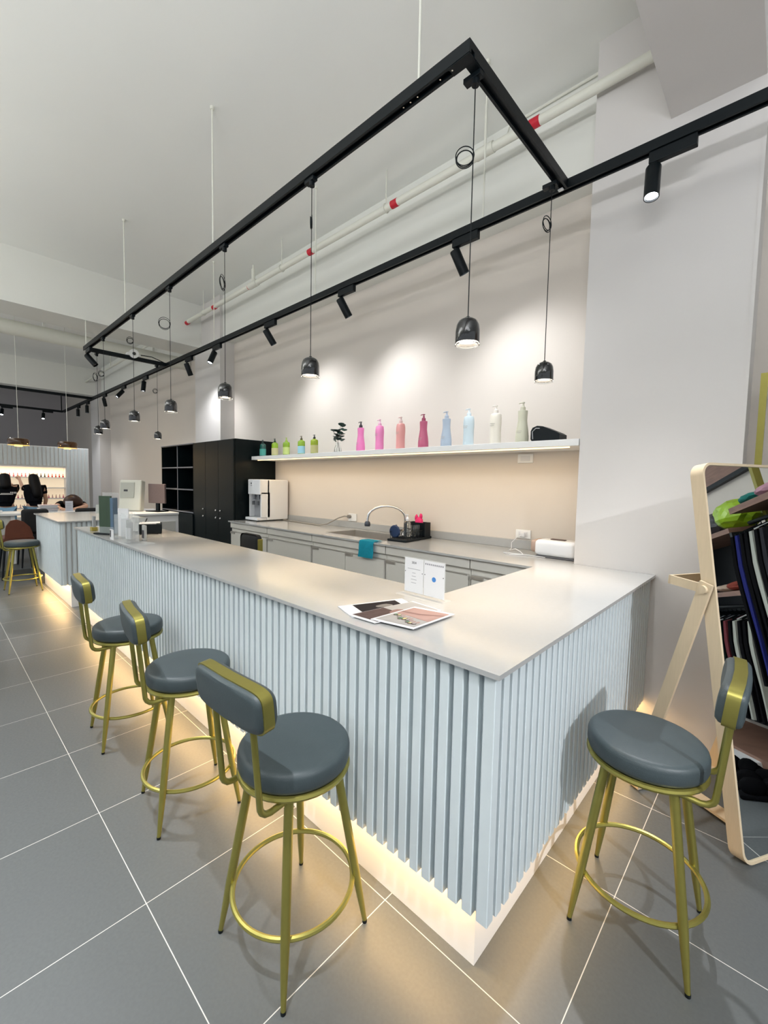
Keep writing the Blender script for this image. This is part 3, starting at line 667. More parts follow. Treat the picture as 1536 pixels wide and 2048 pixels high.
part('tablet_base', lambda b: b.box(-.08, .08, -.05, .05, .0006, .012, M=TM), BLACKM, pos)
part('tablet_screen', lambda b: b.box(-.09, .09, -.006, .006, 0, .14, M=TM @ Matrix.Translation((0, 0, .012)) @ Matrix.Rotation(-.5, 4, 'X')), BLACKG, pos)
kc = thing('card_terminal', (-2.24, .73, CT), 'slim grey card reader standing upright by the printer', 'card reader')
part('reader_body', lambda b: b.box(-2.28, -2.22, .725, .745, CT+.0006, 1.125, bevel=.004), mat('grey_reader', (.45, .46, .45), .4, noise=.05), kc)
part('keypad', lambda b: b.box(-2.272, -2.228, .722, .7255, 1.02, 1.085), INK, kc)

# kiosk and monitor on the reception desk
KX = Matrix.Translation((-5.85, 1.70, 1.0)) @ Matrix.Rotation(math.radians(42), 4, 'Z')
kk = thing('payment_kiosk', (-5.75, 1.70, 1.0), 'tall white tilted payment kiosk screen seen from behind', 'kiosk')
KIM = mat('warm_white_plastic', (.68, .68, .60), .4, noise=.04)
part('kiosk_shell', lambda b: b.box(-.17, .17, -.05, .07, 0, .48, M=KX @ Matrix.Translation((0, 0, .002)) @ Matrix.Rotation(-.12, 4, 'X'), bevel=.02, seg=3), KIM, kk)
part('back_panel', lambda b: b.box(-.15, .07, -.060, -.049, .20, .44, M=KX @ Matrix.Rotation(-.12, 4, 'X'), bevel=.004), mat('grey_white_plastic', (.45, .46, .41), .5, noise=.04), kk)
part('badge', lambda b: b.box(-.09, -.03, -.063, -.060, .30, .33, M=KX @ Matrix.Rotation(-.12, 4, 'X')), INK, kk)
mo = thing('monitor', (-5.5, 1.98, 1.0), 'small desktop monitor with a brownish back on the white desk', 'monitor')
MM = Matrix.Translation((-5.55, 1.98, 1.0)) @ Matrix.Rotation(math.radians(22), 4, 'Z')
part('screen_panel', lambda b: b.box(-.17, .17, -.012, .02, .13, .43, M=MM, bevel=.005), mat('mauve_screen_back', (.17, .125, .12), .5, noise=.3, nscale=60), mo)
part('stand_neck', lambda b: b.box(-.03, .03, .0, .03, .01, .2, M=MM), BLACKM, mo)
part('stand_base', lambda b: b.box(-.13, .13, -.10, .10, .0006, .014, M=MM, bevel=.004), BLACKM, mo)
one('paper_sheet', lambda b: b.box(-5.95, -5.75, 1.93, 2.12, 1.0006, 1.006), PAPER, 'white sheet of paper lying on the reception desk by the monitor', 'paper')

# ------------------------------------------------------------------ bar stools
def make_stool(label, group):
    t = thing('bar_stool', (0, 0, 0), label, 'bar stool', group, local=True)
    # seat
    part('seat', lambda b: b.lathe([(0, .592), (.165, .592), (.176, .600), (.180, .612), (.180, .642), (.177, .652), (.170, .659), (.158, .662), (.08, .664), (0, .664)], seg=48), SEATM, t, True)
    part('seat_ring', lambda b: (b.tube([(.172*math.cos(a), .172*math.sin(a), .584) for a in [k*2*PI/40 for k in range(40)]], .010, 8, closed=True), b.lathe([(0, .578), (.168, .578), (.168, .590), (0, .590)], seg=32)), BRASS, t, True)
    for sx in (-1, 1):
        for sy in (-1, 1):
            top_ = Vector((sx*.095, sy*.095, .580)); bot = Vector((sx*.170, sy*.170, .006))
            pts = [top_.lerp(bot, k) for k in (0, .35, .70, .85, 1.0)]
            lg = part('leg', lambda b: b.tube(pts, [.0145, .0145, .0140, .0110, .0075], 14), BRASS, t, True)
            part('foot_cap', lambda b: b.tube([bot+Vector((0, 0, .004)), bot-Vector((0, 0, .006))], .0082, 10), BLACKM, lg)
    part('foot_ring', lambda b: b.tube([(.196*math.cos(a), .196*math.sin(a), .175) for a in [k*2*PI/56 for k in range(56)]], .0085, 8, closed=True), BRASS, t, True)
    for sx in (-1, 1):
        x = sx*.10
        pts = [(x, -.02, .566), (x, -.13, .562), (x, -.165, .560)] + [(x, -.165-.035*math.sin(a), .595-.035*math.cos(a)) for a in (.5, 1.0, 1.35)] + [(x, -.206, .66), (x, -.222, .84)]
        part('back_post', lambda b: b.tube(pts, .0095, 10), BRASS, t, True)
    # curved backrest: gold band with cushions on both sides
    def back_shape(hw, hh, yoff0, yoff1, inset=0):
        def f(b):
            M0 = Matrix.Translation((0, -.228, .895)) @ Matrix.Rotation(.10, 4, 'X')
            n = 40; prof = []
            rc = .042
            for k in range(n):
                a = 2*PI*k/n
                ex = .32
                cx = math.copysign(abs(math.cos(a))**ex, math.cos(a)); cz = math.copysign(abs(math.sin(a))**(ex*1.2), math.sin(a))
                prof.append((hw*cx, hh*cz))
            rings = []
            for (y, s) in f.layers:
                ring = []
                for (x, z) in prof:
                    xx = x-math.copysign(min(abs(x), s), x); zz = z-math.copysign(min(abs(z), s), z)
                    yy = y + xx*xx*.28
                    ring.append(b.bm.verts.new(M0 @ Vector((xx, yy, zz))))
                rings.append(ring)
            for A_, B_ in zip(rings, rings[1:]):
                for k in range(n): b.bm.faces.new((A_[k], A_[(k+1) % n], B_[(k+1) % n], B_[k]))
            for ring, rev in ((rings[0], True), (rings[-1], False)):
                c = b.bm.verts.new(M0 @ Vector((0, (f.layers[0][0] if rev else f.layers[-1][0]), 0)))
                for k in range(n): b.bm.faces.new((ring[k], ring[(k+1) % n], c))
        return f
    fb = back_shape(.172, .064, 0, 0); fb.layers = [(-.016, .002), (-.016, 0), (.016, 0), (.016, .002)]
    part('back_band', fb, BRASS, t, True)
    f1 = back_shape(.170, .062, 0, 0); f1.layers = [(-.030, .020), (-.028, .008), (-.022, .003), (-.016, .002)]
    f2 = back_shape(.170, .062, 0, 0); f2.layers = [(.016, .002), (.024, .003), (.034, .010), (.037, .024)]
    part('back_cushion', f1, SEATM, t, True); part('back_cushion', f2, SEATM, t, True)
    return t
G = 'gold and grey bar stools around the counter'
st = make_stool('gold-legged grey bar stool in front of the bar, nearest the bar corner', G)
st.location = (.441, .316, 0); st.rotation_euler = (0, 0, math.radians(3))
dup(st, (-.405, .325, 0), math.radians(-8), 'gold-legged grey bar stool in the middle of the three in front of the bar', G)
dup(st, (-1.225, .312, 0), math.radians(-4), 'gold-legged grey bar stool farthest along the long bar front', G)
dup(st, (1.272, 1.174, 0), math.radians(92), 'gold-legged grey bar stool at the short right side of the bar, by the mirror', G)
dup(st, (-5.72, .367, 0), math.radians(2), 'gold-legged grey bar stool at the far second counter, next to the brown chair', G)
# a dark chair behind the bar
bk = thing('black_chair', (-2.1, 1.62, 0), 'black padded chair with a gold edge, half hidden behind the bar', 'chair')
part('backrest', lambda b: b.box(-2.30, -1.97, 1.60, 1.66, .70, 1.0, bevel=.05, seg=4), mat('black_fabric', (.008, .009, .010), .8, noise=.2, nscale=30), bk, True)
part('gold_edge', lambda b: b.box(-1.974, -1.962, 1.605, 1.655, .80, .965, bevel=.004), BRASS, bk)
part('seat', lambda b: b.box(-2.33, -1.93, 1.30, 1.66, .58, .65, bevel=.03, seg=3), MATS['black_fabric'], bk, True)
for sx in (-2.29, -1.97):
    for sy in (1.34, 1.62): part('leg', lambda b: b.tube([(sx, sy, .59), (sx, sy, .0)], .012, 8), BRASS, bk)
for sx in (-2.24, -2.02): part('back_post', lambda b: b.tube([(sx, 1.64, .60), (sx, 1.64, .80)], .01, 8), BRASS, bk)

# ------------------------------------------------------------------ track rails and lights
ZT = 3.19
tr = thing('track_rail', (-2.4, 1.6, ZT), 'rectangular black lighting track frame hung over the bar', 'lighting track')
def rail_x(b, xa, xb, y):
    b.box(xa, xb, y-.024, y+.024, ZT+.018, ZT+.05); b.box(xa, xb, y-.024, y-.012, ZT, ZT+.018); b.box(xa, xb, y+.012, y+.024, ZT, ZT+.018)
def rail_y(b, ya, yb, x):
    b.box(x-.024, x+.024, ya, yb, ZT+.018, ZT+.05); b.box(x-.024, x-.012, ya, yb, ZT, ZT+.018); b.box(x+.012, x+.024, ya, yb, ZT, ZT+.018)
T1, T2 = 1.045, 2.075
part('rail', lambda b: rail_x(b, -5.354, .572, T1), BLACKM, tr)
part('rail', lambda b: rail_y(b, T1+.024, T2-.024, .548), BLACKM, tr)
part('rail', lambda b: rail_y(b, T1+.024, T2-.024, -5.33), BLACKM, tr)
part('rail', lambda b: rail_x(b, -12.37, 3.6, T2), BLACKM, tr)
part('corner_joint', lambda b: (b.box(.47, .570, T1-.022, T1+.022, ZT-.004, ZT+.002), b.box(.527, .569, T1+.02, T1+.09, ZT-.004, ZT+.002)), BLACKM, tr)
part('joint_screw', lambda b: [b.lathe([(0, -.001), (.0035, -.001), (.0035, .0), (0, 0)], (x, T1-.006, ZT-.004), 8) for x in (.48, .42, .30, .26, .22)], CHROME, tr)
part('joint_cap', lambda b: (b.box(.525, .552, 2.03, 2.05, ZT-.006, ZT+.001),), PAPER, tr, label='small white end cap')
tf = thing('track_rail', (-11, 0, ZT), 'distant black lighting track loop near the nail display', 'lighting track')
part('rail', lambda b: rail_y(b, -4, T2-.024, -9.5), BLACKM, tf)
part('rail', lambda b: rail_y(b, -4, T2-.024, -12.35), BLACKM, tf)
part('drop_rod', lambda b: b.tube([(-12.35, 2.04, ZT+.05), (-12.35, 2.04, ZC)], .012, 8), BLACKM, tf)

def aim(d):
    d = Vector(d).normalized(); return d.to_track_quat('-Z', 'Y').to_matrix().to_4x4()
def spotlight(x, y, d, label, on=True, power=P_SPOT, along='x', shift=1, angle=118, ylen=.18):
    t = thing('track_spotlight', (x, y, ZT-.1), label, 'spotlight', 'black spotlights on the track')
    zt = ZT
    if along == 'x': part('adapter', lambda b: (b.box(x-.02 if shift > 0 else x-ylen, x+ylen if shift > 0 else x+.02, y-.017, y+.017, zt-.055, zt-.001, bevel=.003), ), BLACKM, t)
    else: part('adapter', lambda b: b.box(x-.017, x+.017, y-.02, y+.20, zt-.04, zt-.001, bevel=.003), BLACKM, t)
    part('swivel_arm', lambda b: b.tube([(x, y, zt-.04), (x, y, zt-.085)], .008, 8), BLACKM, t)
    Q = Matrix.Translation((x, y, zt-.085)) @ aim(d)
    part('lamp_housing', lambda b: (b.lathe([(0, .02), (.030, .018), (.035, .010), (.035, -.150), (.031, -.150), (.029, -.120), (0, -.120)], seg=24, M=Q),), BLACKM, t, True)
    part('lens', lambda b: b.lathe([(0, -.139), (.0295, -.139), (.0295, -.136), (0, -.136)], seg=20, M=Q), LENSC if on else BLACKG, t)
    if on:
        l = bpy.data.lights.new('spot', 'SPOT'); l.energy = power; l.color = COOL; l.spot_size = math.radians(angle); l.spot_blend = 1.0; l.shadow_soft_size = .025
        o = bpy.data.objects.new('spot', l); COL.objects.link(o); o.parent = t
        Lm = Q @ Matrix.Translation((0, 0, -.155)); o.matrix_local = Matrix.Translation(-OFF[t.name]) @ Lm
    return t
def tgt(x, y, p): return (p[0]-x, p[1]-y, p[2]-(ZT-.085))
spotlight(.99, T2, (.03, -.20, -1), 'black track spotlight shining down, rightmost and nearest the camera', power=110, angle=64)
spotlight(-.19, T2, tgt(-.19, T2, (.12, 2.8, 1.85)), 'black track spotlight second from the right, tilted to the back wall')
spotlight(-1.39, T2, tgt(-1.39, T2, (-1.15, 2.8, 1.95)), 'black track spotlight third from the right, aimed at the pink bottles')
spotlight(-2.59, T2, tgt(-2.59, T2, (-2.35, 2.8, 1.95)), 'black track spotlight fourth from the right, above the green bottles')
spotlight(-3.80, T2, (.05, -.45, -1), 'black lit track spotlight above the locker, tilted left')
spotlight(-4.63, T2, tgt(-4.63, T2, (-4.80, 2.6, 2.0)), 'black lit track spotlight above the bookcase')
spotlight(-6.33, T2, (.02, -.12, -1), 'black track spotlight left of the cross rail joint')
spotlight(-7.46, T2, (-.05, -.8, -1), 'black lit track spotlight tilted left with a bright lens, far row')
spotlight(-8.66, T2, (-.5, .3, -.8), 'black unlit track spotlight tilted left in the far row', on=False)
spotlight(-9.98, T2, (0, 0, -1), 'black track spotlight hanging straight down at the far corner, nearer one')
spotlight(-10.80, T2, (0, 0, -1), 'black track spotlight hanging straight down at the far corner, farther one', power=30)
spotlight(-5.25, T1, (.38, .55, -.8), 'black unlit track spotlight at the far left corner of the track frame', on=False)
spotlight(-12.35, 1.66, (.5, -.15, -1), 'black lit spotlight on the distant track, right one', along='y', power=40)
spotlight(-12.35, .87, (.5, -.15, -1), 'black lit spotlight on the distant track at the picture edge', along='y', power=40)

def pendant(x, y, label, ring, zb=2.108, ztop=ZT):
    t = thing('pendant_lamp', (x, y, zb), label, 'pendant lamp', 'black dome pendant lamps over the bar')
    part('track_adapter', lambda b: (b.box(x-.05, x+.03, y-.016, y+.016, ztop-.022, ztop-.001, bevel=.002), b.tube([(x, y, ztop-.02), (x, y, ztop-.045)], .016, 12)), BLACKM, t)
    part('cord', lambda b: b.tube([(x, y, ztop-.04), (x, y, zb+.11)], .0022, 6), BLACKM, t)
    if ring:
        ra, rz, th = ring
        c = Vector((x, y, rz))
        dr_ = Vector((math.cos(th), math.sin(th), 0))
        def coil(b):
            for q, (o_, rr) in enumerate(((0, ra), (.004, ra*.92), (-.003, ra*1.05))):
                cc = c - dr_*(ra*.95) + Vector((0, 0, q*.006))
                b.tube([cc+dr_*rr*math.cos(a)+Vector((0, 0, rr*math.sin(a)))+Vector((-dr_.y, dr_.x, 0))*o_ for a in [k*2*PI/28 for k in range(28)]], .0022, 6, closed=True)
        part('cord_coil', coil, BLACKM, t)
    part('shade', lambda b: b.lathe([(0, .112), (.008, .112), (.010, .106), (.026, .102), (.040, .092), (.048, .075), (.0515, .050), (.0515, .004), (.050, 0), (.048, .002), (.048, .045), (.040, .075), (0, .085)], (x, y, zb), 32), BLACKG, t, True)
    part('glass_rim', lambda b: b.lathe([(.0515, .002), (.0525, -.006), (.0475, -.008), (.047, .002)], (x, y, zb), 32), GLASS, t, True)
    part('lens', lambda b: b.lathe([(0, .012), (.046, .012), (.046, .014), (0, .014)], (x, y, zb), 28), LENSW, t)
    l = bpy.data.lights.new('bulb', 'SPOT'); l.energy = P_PENDANT; l.color = WARM; l.spot_size = math.radians(62); l.spot_blend = .9; l.shadow_soft_size = .04
    o = bpy.data.objects.new('bulb', l); COL.objects.link(o); o.parent = t; o.location = (0, 0, .008)
PL = [((.540, 1.12), 'black dome pendant nearest the camera, on the short rail corner', (.036, 2.86, .58)),
      ((-.454, T1), 'black dome pendant, second along the long rail from the near corner', (.03, 2.93, 2.45)),
      ((-1.47, T1), 'black dome pendant, third along the long rail from the near corner', (.045, 2.90, 2.3)),
      ((-2.481, T1), 'black dome pendant, fourth along the long rail from the near corner', (.045, 2.86, 1.21)),
      ((-3.452, T1), 'black dome pendant, fifth along the long rail from the near corner', (.03, 2.92, 1.0)),
      ((-4.519, T1), 'black dome pendant, sixth along the long rail, next to last on the left', (.03, 2.75, 1.0)),
      ((.524, 1.955), 'black dome pendant right of the others, in front of the column', (.035, 2.95, 1.35))]
for (p, lab, ring) in PL: pendant(p[0], p[1], lab, ring)
pendant(-5.33, 1.17, 'black dome pendant, leftmost over the far end of the bar', (.05, 2.85, 2.4))
pendant(-5.33, 1.93, 'smallest black dome pendant on the far cross rail, before the back wall', (.03, 2.8, 1.0))

# suspension rods of the track
for x, y in ((.30, T1), (-1.648, T1), (-3.68, T1), (-5.30, T1)):
    one('suspension_rod', lambda b: (b.tube([(x, y, ZT+.05), (x, y, ZC-.02)], .006, 8), b.lathe([(0, -.02), (.014, -.02), (.014, 0), (0, 0)], (x, y, ZC), 12)), PIPEM, 'thin pale rod holding the front track rail from the ceiling', 'rod', 'ceiling rods of the front rail', True)
for x, y in ((.018, T2), (-1.75, T2), (-3.80, T2)):
    one('suspension_rod', lambda b: (b.tube([(x, y, ZT+.05), (x, y, ZC-.02)], .006, 8), b.lathe([(0, -.02), (.014, -.02), (.014, 0), (0, 0)], (x, y, ZC), 12)), PIPEM, 'thin pale rod holding the rear track rail from the ceiling', 'rod', 'ceiling rods of the rear rail', True)

# ------------------------------------------------------------------ ceiling pipes
pp = thing('sprinkler_pipe', (-2.2, 2.35, 3.9), 'cream painted sprinkler pipe with red bands running under the ceiling', 'pipe')
part('pipe', lambda b: b.tube([(.984, 2.35, 3.895), (-5.279, 2.35, 3.905)], .030, 16), PIPEM, pp, True)
for x in (.221, -1.015, -2.183, -3.40, -4.36, -5.25):
    part('red_band', lambda b: b.tube([(x-.035, 2.35, 3.898), (x+.035, 2.35, 3.898)], .032, 16), REDM, pp, True)
for x in (-1.12, -2.72, -4.7):
    part('hanger', lambda b: (b.tube([(x, 2.35, ZC), (x, 2.35, 3.925)], .006, 8), b.tube([(x, 2.35+.036*math.cos(a), 3.9+.036*math.sin(a)) for a in [k*2*PI/16 for k in range(16)]], .005, 6, closed=True)), PIPEM, pp)
part('tee_fitting', lambda b: (b.tube([(-3.42, 2.35, 3.9), (-3.24, 2.35, 3.9)], .038, 14), b.tube([(-3.33, 2.35, 3.92), (-3.33, 2.35, 4.08)], .022, 12), b.tube([(-3.33, 2.35, 4.08), (-3.33, 2.35, 4.13)], .012, 10)), PIPEM, pp, True)
part('tee_fitting', lambda b: (b.tube([(-.22, 2.35, 3.9), (-.08, 2.35, 3.9)], .037, 14), b.tube([(-.15, 2.35, 3.92), (-.15, 2.35, ZC)], .010, 8)), PIPEM, pp, True)
part('conduit', lambda b: b.tube([(.55, 2.60, 4.19), (-.1, 2.60, 4.19), (-.12, 2.60, 4.12), (-5.2, 2.60, 4.12)], .007, 8), PIPEM, pp)
dc = thing('ceiling_duct', (-6.3, 0, 3.55), 'thick pale round duct behind the cross beam at the left', 'duct')
part('duct_pipe', lambda b: b.tube([(-6.3, -5, 3.535), (-6.3, 2.79, 3.535)], .10, 24), PIPEM, dc, True)
part('hanger', lambda b: [b.box(-6.32, -6.28, y, y+.03, 3.62, ZC) for y in (.75, 2.2)], PAINT_UP, dc)
p2 = thing('sprinkler_pipe', (-8.5, 2.35, 3.9), 'small cream pipe under the ceiling beyond the duct', 'pipe')
part('pipe', lambda b: b.tube([(-6.0, 2.35, 3.9), (-11.29, 2.35, 3.88)], .022, 12), PIPEM, p2, True)
part('hanger', lambda b: [b.tube([(x, 2.35, 3.9), (x, 2.35, ZC)], .01, 8) for x in (-7.1, -9.2)], PIPEM, p2)
dt = thing('smoke_detector', (-5.4, 1.62, 3.24), 'white round detector with a black lens on the far cross rail', 'detector')
part('detector_body', lambda b: (b.box(-5.38, -5.28, 1.53, 1.70, ZT+.05, ZT+.09, bevel=.01), b.tube([(-5.30, 1.61, ZT+.08), (-5.24, 1.60, ZT+.07)], .06, 20)), WHITE, dt, True)
part('lens_dome', lambda b: b.blob((-5.235, 1.60, ZT+.07), .024, (1, 1, 1), 2), BLACKG, dt, True)
part('cable', lambda b: b.tube([(-5.30, 1.68, ZT+.08), (-5.30, 1.85, ZT+.09), (-5.32, 2.02, ZT+.052)], .006, 8), BLACKM, dt)

# ------------------------------------------------------------------ floor mirror
mr = thing('floor_mirror', (1.5, 2.0, 0), 'leaning floor mirror in a pale ash wood frame with rounded corners', 'mirror')
W3 = Vector((.49073666, .87130794, 0)); UP3 = (Vector((.87130794, -.49073666, 0))*-.172+Vector((0, 0, 1))).normalized(); N3 = W3.cross(UP3).normalized()
if N3.x < 0: N3 = -N3
ORG = Vector((1.542, 1.685, .0))
FMx = Matrix(((W3.x, UP3.x, N3.x, ORG.x), (W3.y, UP3.y, N3.y, ORG.y), (W3.z, UP3.z, N3.z, ORG.z), (0, 0, 0, 1)))   # local: w, height, normal
MW, MH, DP = .52, 1.648, .056
def rrect(x0, x1, y0, y1, r, n=8):
    pts = []
    for cx, cy, a0 in ((x1-r, y1-r, 0), (x0+r, y1-r, PI/2), (x0+r, y0+r, PI), (x1-r, y0+r, 1.5*PI)):
        for k in range(n+1): pts.append((cx+r*math.cos(a0+k*PI/2/n), cy+r*math.sin(a0+k*PI/2/n)))
    return pts
def frame(b):
    o_ = rrect(0, MW, .006, MH, .055); i_ = rrect(.011, MW-.011, .017, MH-.011, .045)
    L = [(o_, -DP), (o_, 0), (i_, 0), (i_, -DP)]
    rings = [[b.bm.verts.new(FMx @ Vector((p[0], p[1], z))) for p in pr] for pr, z in L]
    n = len(o_)
    for q in range(4):
        A_, B_ = rings[q], rings[(q+1) % 4]
        for k in range(n): b.bm.faces.new((A_[k], A_[(k+1) % n], B_[(k+1) % n], B_[k]))
part('wood_frame', frame, OAK, mr, True)
part('mirror_glass', lambda b: b.poly(rrect(.010, MW-.010, .016, MH-.010, .046), -.014, -.006, M=FMx), MIRROR, mr)
part('back_board', lambda b: b.poly(rrect(.010, MW-.010, .016, MH-.010, .046), -.022, -.0145, M=FMx), OAK, mr)
PIV = FMx @ Vector((0, 1.10, -.035)); PIVR = FMx @ Vector((MW, 1.10, -.035))
nh = Vector((N3.x, N3.y, 0)).normalized()
def plank(b, p0, p1, wdt, th, side):
    d = (p1-p0).normalized(); s = side.normalized(); w_ = d.cross(s).normalized()
    vs_ = []
    for p in (p0, p1):
        for a, c in ((-1, -1), (1, -1), (1, 1), (-1, 1)): vs_.append(b.bm.verts.new(p + w_*a*wdt/2 + s*c*th/2))
    for f in ((0, 1, 2, 3), (7, 6, 5, 4), (0, 4, 5, 1), (1, 5, 6, 2), (2, 6, 7, 3), (3, 7, 4, 0)): b.bm.faces.new([vs_[k] for k in f])
FL = Vector((1.108, 1.910, .02)) - W3*.012; FR = FL + W3*(MW+.024)
PL_ = PIV - W3*.012; PR_ = PIVR + W3*.012
part('rear_leg', lambda b: plank(b, PL_+(PL_-FL).normalized()*.03, FL, .055, .012, W3), OAK, mr)
part('rear_leg', lambda b: plank(b, PR_+(PR_-FR).normalized()*.03, FR, .055, .012, W3), OAK, mr)
part('floor_bar', lambda b: plank(b, FL+Vector((0, 0, -.008)), FR+Vector((0, 0, -.008)), .05, .012, Vector((0, 0, 1))), OAK, mr)
part('floor_bar', lambda b: plank(b, Vector((1.20, 2.10, .018)), Vector((1.585, 1.895, .018)), .07, .012, Vector((0, 0, 1))), OAK, mr)
hl = [PIV - W3*.004, PIV - nh*.165 + Vector((0, 0, .008)) - W3*.004]
hr = [PIVR + W3*.004, PIVR - nh*.165 + Vector((0, 0, .008)) + W3*.004]
def hanger_loop(b):
    plank(b, hl[0], hl[1], .040, .010, W3); plank(b, hr[0], hr[1], .040, .010, W3)
    plank(b, hl[1]-W3*.005, hr[1]+W3*.005, .040, .010, (hl[1]-hl[0]))
part('hanging_rail', hanger_loop, OAK, mr)
part('pivot_knob', lambda b: (b.tube([PIV-W3*.018, PIV-W3*.030], .018, 16),), OAK, mr, True)

# ------------------------------------------------------------------ clothes rack beside the mirror (seen mostly in the mirror)
rk = thing('clothes_rack', (2.2, 2.55, 0), 'gold framed clothes rack with dark shelves behind the mirror', 'clothes rack')
for x in (1.455, 2.27):
    part('gold_post', lambda b: b.box(x-.015, x+.015, 2.58, 2.62, 0, 2.10), BRASS, rk)
part('gold_top_bar', lambda b: b.box(1.440, 2.285, 2.58, 2.62, 2.10, 2.13), BRASS, rk)
part('shelf', lambda b: b.box(1.50, 2.24, 2.38, 2.76, 1.535, 1.57), WALNUT, rk)
part('shelf', lambda b: b.box(2.30, 3.6, 2.38, 2.76, 1.43, 1.46), WALNUT, rk)
part('shelf', lambda b: b.box(2.30, 2.95, 2.38, 2.76, 1.05, 1.08), WALNUT, rk)
part('back_panel', lambda b: b.box(1.50, 3.6, 2.765, 2.795, .10, 1.50), DARKIN, rk)
part('hanging_rod', lambda b: b.tube([(1.50, 2.47, 1.47), (2.24, 2.47, 1.47)], .012, 10), BLACKM, rk)
part('hanging_rod', lambda b: b.tube([(2.30, 2.52, .98), (3.6, 2.52, .98)], .012, 10), BLACKM, rk)
for x in (2.29, 3.6): part('upright', lambda b: b.box(x-.012, x+.012, 2.38, 2.765, 0, 1.43), DARKIN, rk)
part('base_board', lambda b: b.box(1.50, 3.6, 2.35, 2.76, .02, .08), WALNUT, rk)
def garment(x, ztop, length, m, label, y0, y1, gname, tilt=0):
    t = thing('hanging_garment', (x, (y0+y1)/2, ztop-length), label, 'garment', gname)
    def cloth(b):
        n = 10; rows = []
        for j in range(7):
            z = ztop-.035-(length-.035)*j/6
            f = [0.80, .92, .95, .97, .99, 1.02, 1.05][j]
            mid = (y0+y1)/2; hw = (y1-y0)/2*f
            zz = z if j > 0 else ztop-.01
            A_ = [b.bm.verts.new((x-.013-.006*math.sin(k*1.7+j)+tilt*j*.01, mid-hw+2*hw*k/n, zz-(.03*abs(k-n/2)/(n/2) if j < 2 else 0))) for k in range(n+1)]
            B_ = [b.bm.verts.new((x+.013+.006*math.sin(k*1.9+j)+tilt*j*.01, mid-hw+2*hw*k/n, zz-(.03*abs(k-n/2)/(n/2) if j < 2 else 0))) for k in range(n, -1, -1)]
            rows.append(A_+B_)
        for A_, B_ in zip(rows, rows[1:]):
            L = len(A_)
            for k in range(L): b.bm.faces.new((A_[k], A_[(k+1) % L], B_[(k+1) % L], B_[k]))
        b.bm.faces.new(rows[0]); b.bm.faces.new(rows[-1][::-1])
    part('cloth', cloth, m, t, True)
    part('hanger', lambda b: (b.tube([(x, y0+.06, ztop-.03), (x, (y0+y1)/2, ztop+.015), (x, y1-.05, ztop-.03)], .004, 6), b.tube([(x, (y0+y1)/2, ztop+.015), (x, (y0+y1)/2, ztop+.045)], .003, 6)), (PAPER if m.name=='ivory_cloth' else BLACKM), t)
CL = {'black': mat('black_cloth', (.003, .003, .004), .9, spec=.08, noise=.3, nscale=15), 'navy': mat('royal_navy_cloth', (.02, .025, .16), .8, spec=.08, noise=.3, nscale=15), 'ivory': mat('ivory_cloth', (.42, .43, .38), .9, noise=.2, nscale=15),
      'dgreen': mat('dark_green_cloth', (.003, .009, .008), .9, spec=.08, noise=.3, nscale=15), 'grey': mat('grey_cloth', (.03, .03, .035), .9, spec=.08, noise=.3, nscale=15), 'white': mat('white_cloth', (.55, .56, .60), .9, noise=.2, nscale=15), 'red': mat('maroon_cloth', (.16, .02, .03), .9, noise=.3, nscale=15)}
order1 = ['black', 'black', 'dgreen', 'black', 'black', 'dgreen', 'black', 'grey', 'black', 'ivory', 'black', 'black', 'navy', 'black']
for k, cn in enumerate(order1):
    x = 1.58+.047*k
    garment(x, 1.43, .85+.12*((k*37) % 5)/5, CL[cn], {'black': 'long black garment on the upper rod of the rack', 'dgreen': 'dark green garment on the upper rod of the rack', 'grey': 'grey garment on the upper rod of the rack', 'ivory': 'ivory garment on the upper rod of the rack', 'navy': 'royal navy garment on the upper rod of the rack'}[cn], 2.29, 2.66, 'clothes on the upper rod, %s' % cn)
order2 = ['ivory', 'black', 'black', 'ivory', 'black', 'red', 'dgreen', 'white', 'grey', 'white', 'black', 'black', 'dgreen', 'black', 'black', 'grey', 'black']
for k, cn in enumerate(order2):
    x = 2.36+.055*k
    garment(x, .935, .62, CL[cn], {'black': 'black shirt on the lower rod of the rack', 'dgreen': 'dark green shirt on the lower rod of the rack', 'grey': 'grey shirt on the lower rod of the rack', 'ivory': 'ivory shirt on the lower rod of the rack', 'white': 'white patterned shirt on the lower rod of the rack', 'red': 'maroon shirt on the lower rod of the rack'}[cn], 2.34, 2.70, 'shirts on the lower rod, %s' % cn)
def heap(c, r, sc, jit, sub=3):
    return lambda b: b.blob(c, r, sc, sub, jit)
one('plastic_bag', heap((2.41, 2.52, 1.56), .13, (1.0, 1.0, .75), .16), mat('lime_green_plastic', (.38, .62, .02), .3, noise=.3, nscale=14, coat=.3), 'crumpled lime green bag on the rack shelf, seen in the mirror', 'bag', smooth=False)
one('folded_clothes', heap((2.66, 2.50, 1.54), .12, (.9, .9, .68), .12), mat('grey_plastic', (.10, .10, .12), .35, noise=.5, nscale=12), 'grey wrapped bundle on the rack shelf next to the lime bag', 'clothes')
one('folded_clothes', heap((2.12, 2.47, 1.60), .085, (1.2, .9, .35), .12), mat('teal_cloth', (.01, .20, .17), .8, noise=.3, nscale=12), 'folded teal cloth on the upper rack shelf', 'clothes')
one('folded_clothes', heap((1.94, 2.47, 1.605), .09, (1.2, .9, .38), .12), mat('pink_cloth', (.55, .30, .38), .8, noise=.3, nscale=12), 'folded pink cloth on the upper rack shelf', 'clothes')
one('folded_clothes', heap((1.72, 2.47, 1.605), .10, (1.2, .9, .33), .12), mat('dark_teal_cloth', (.01, .06, .07), .8, noise=.3, nscale=12), 'dark teal cloth on the upper rack shelf by the gold post', 'clothes')
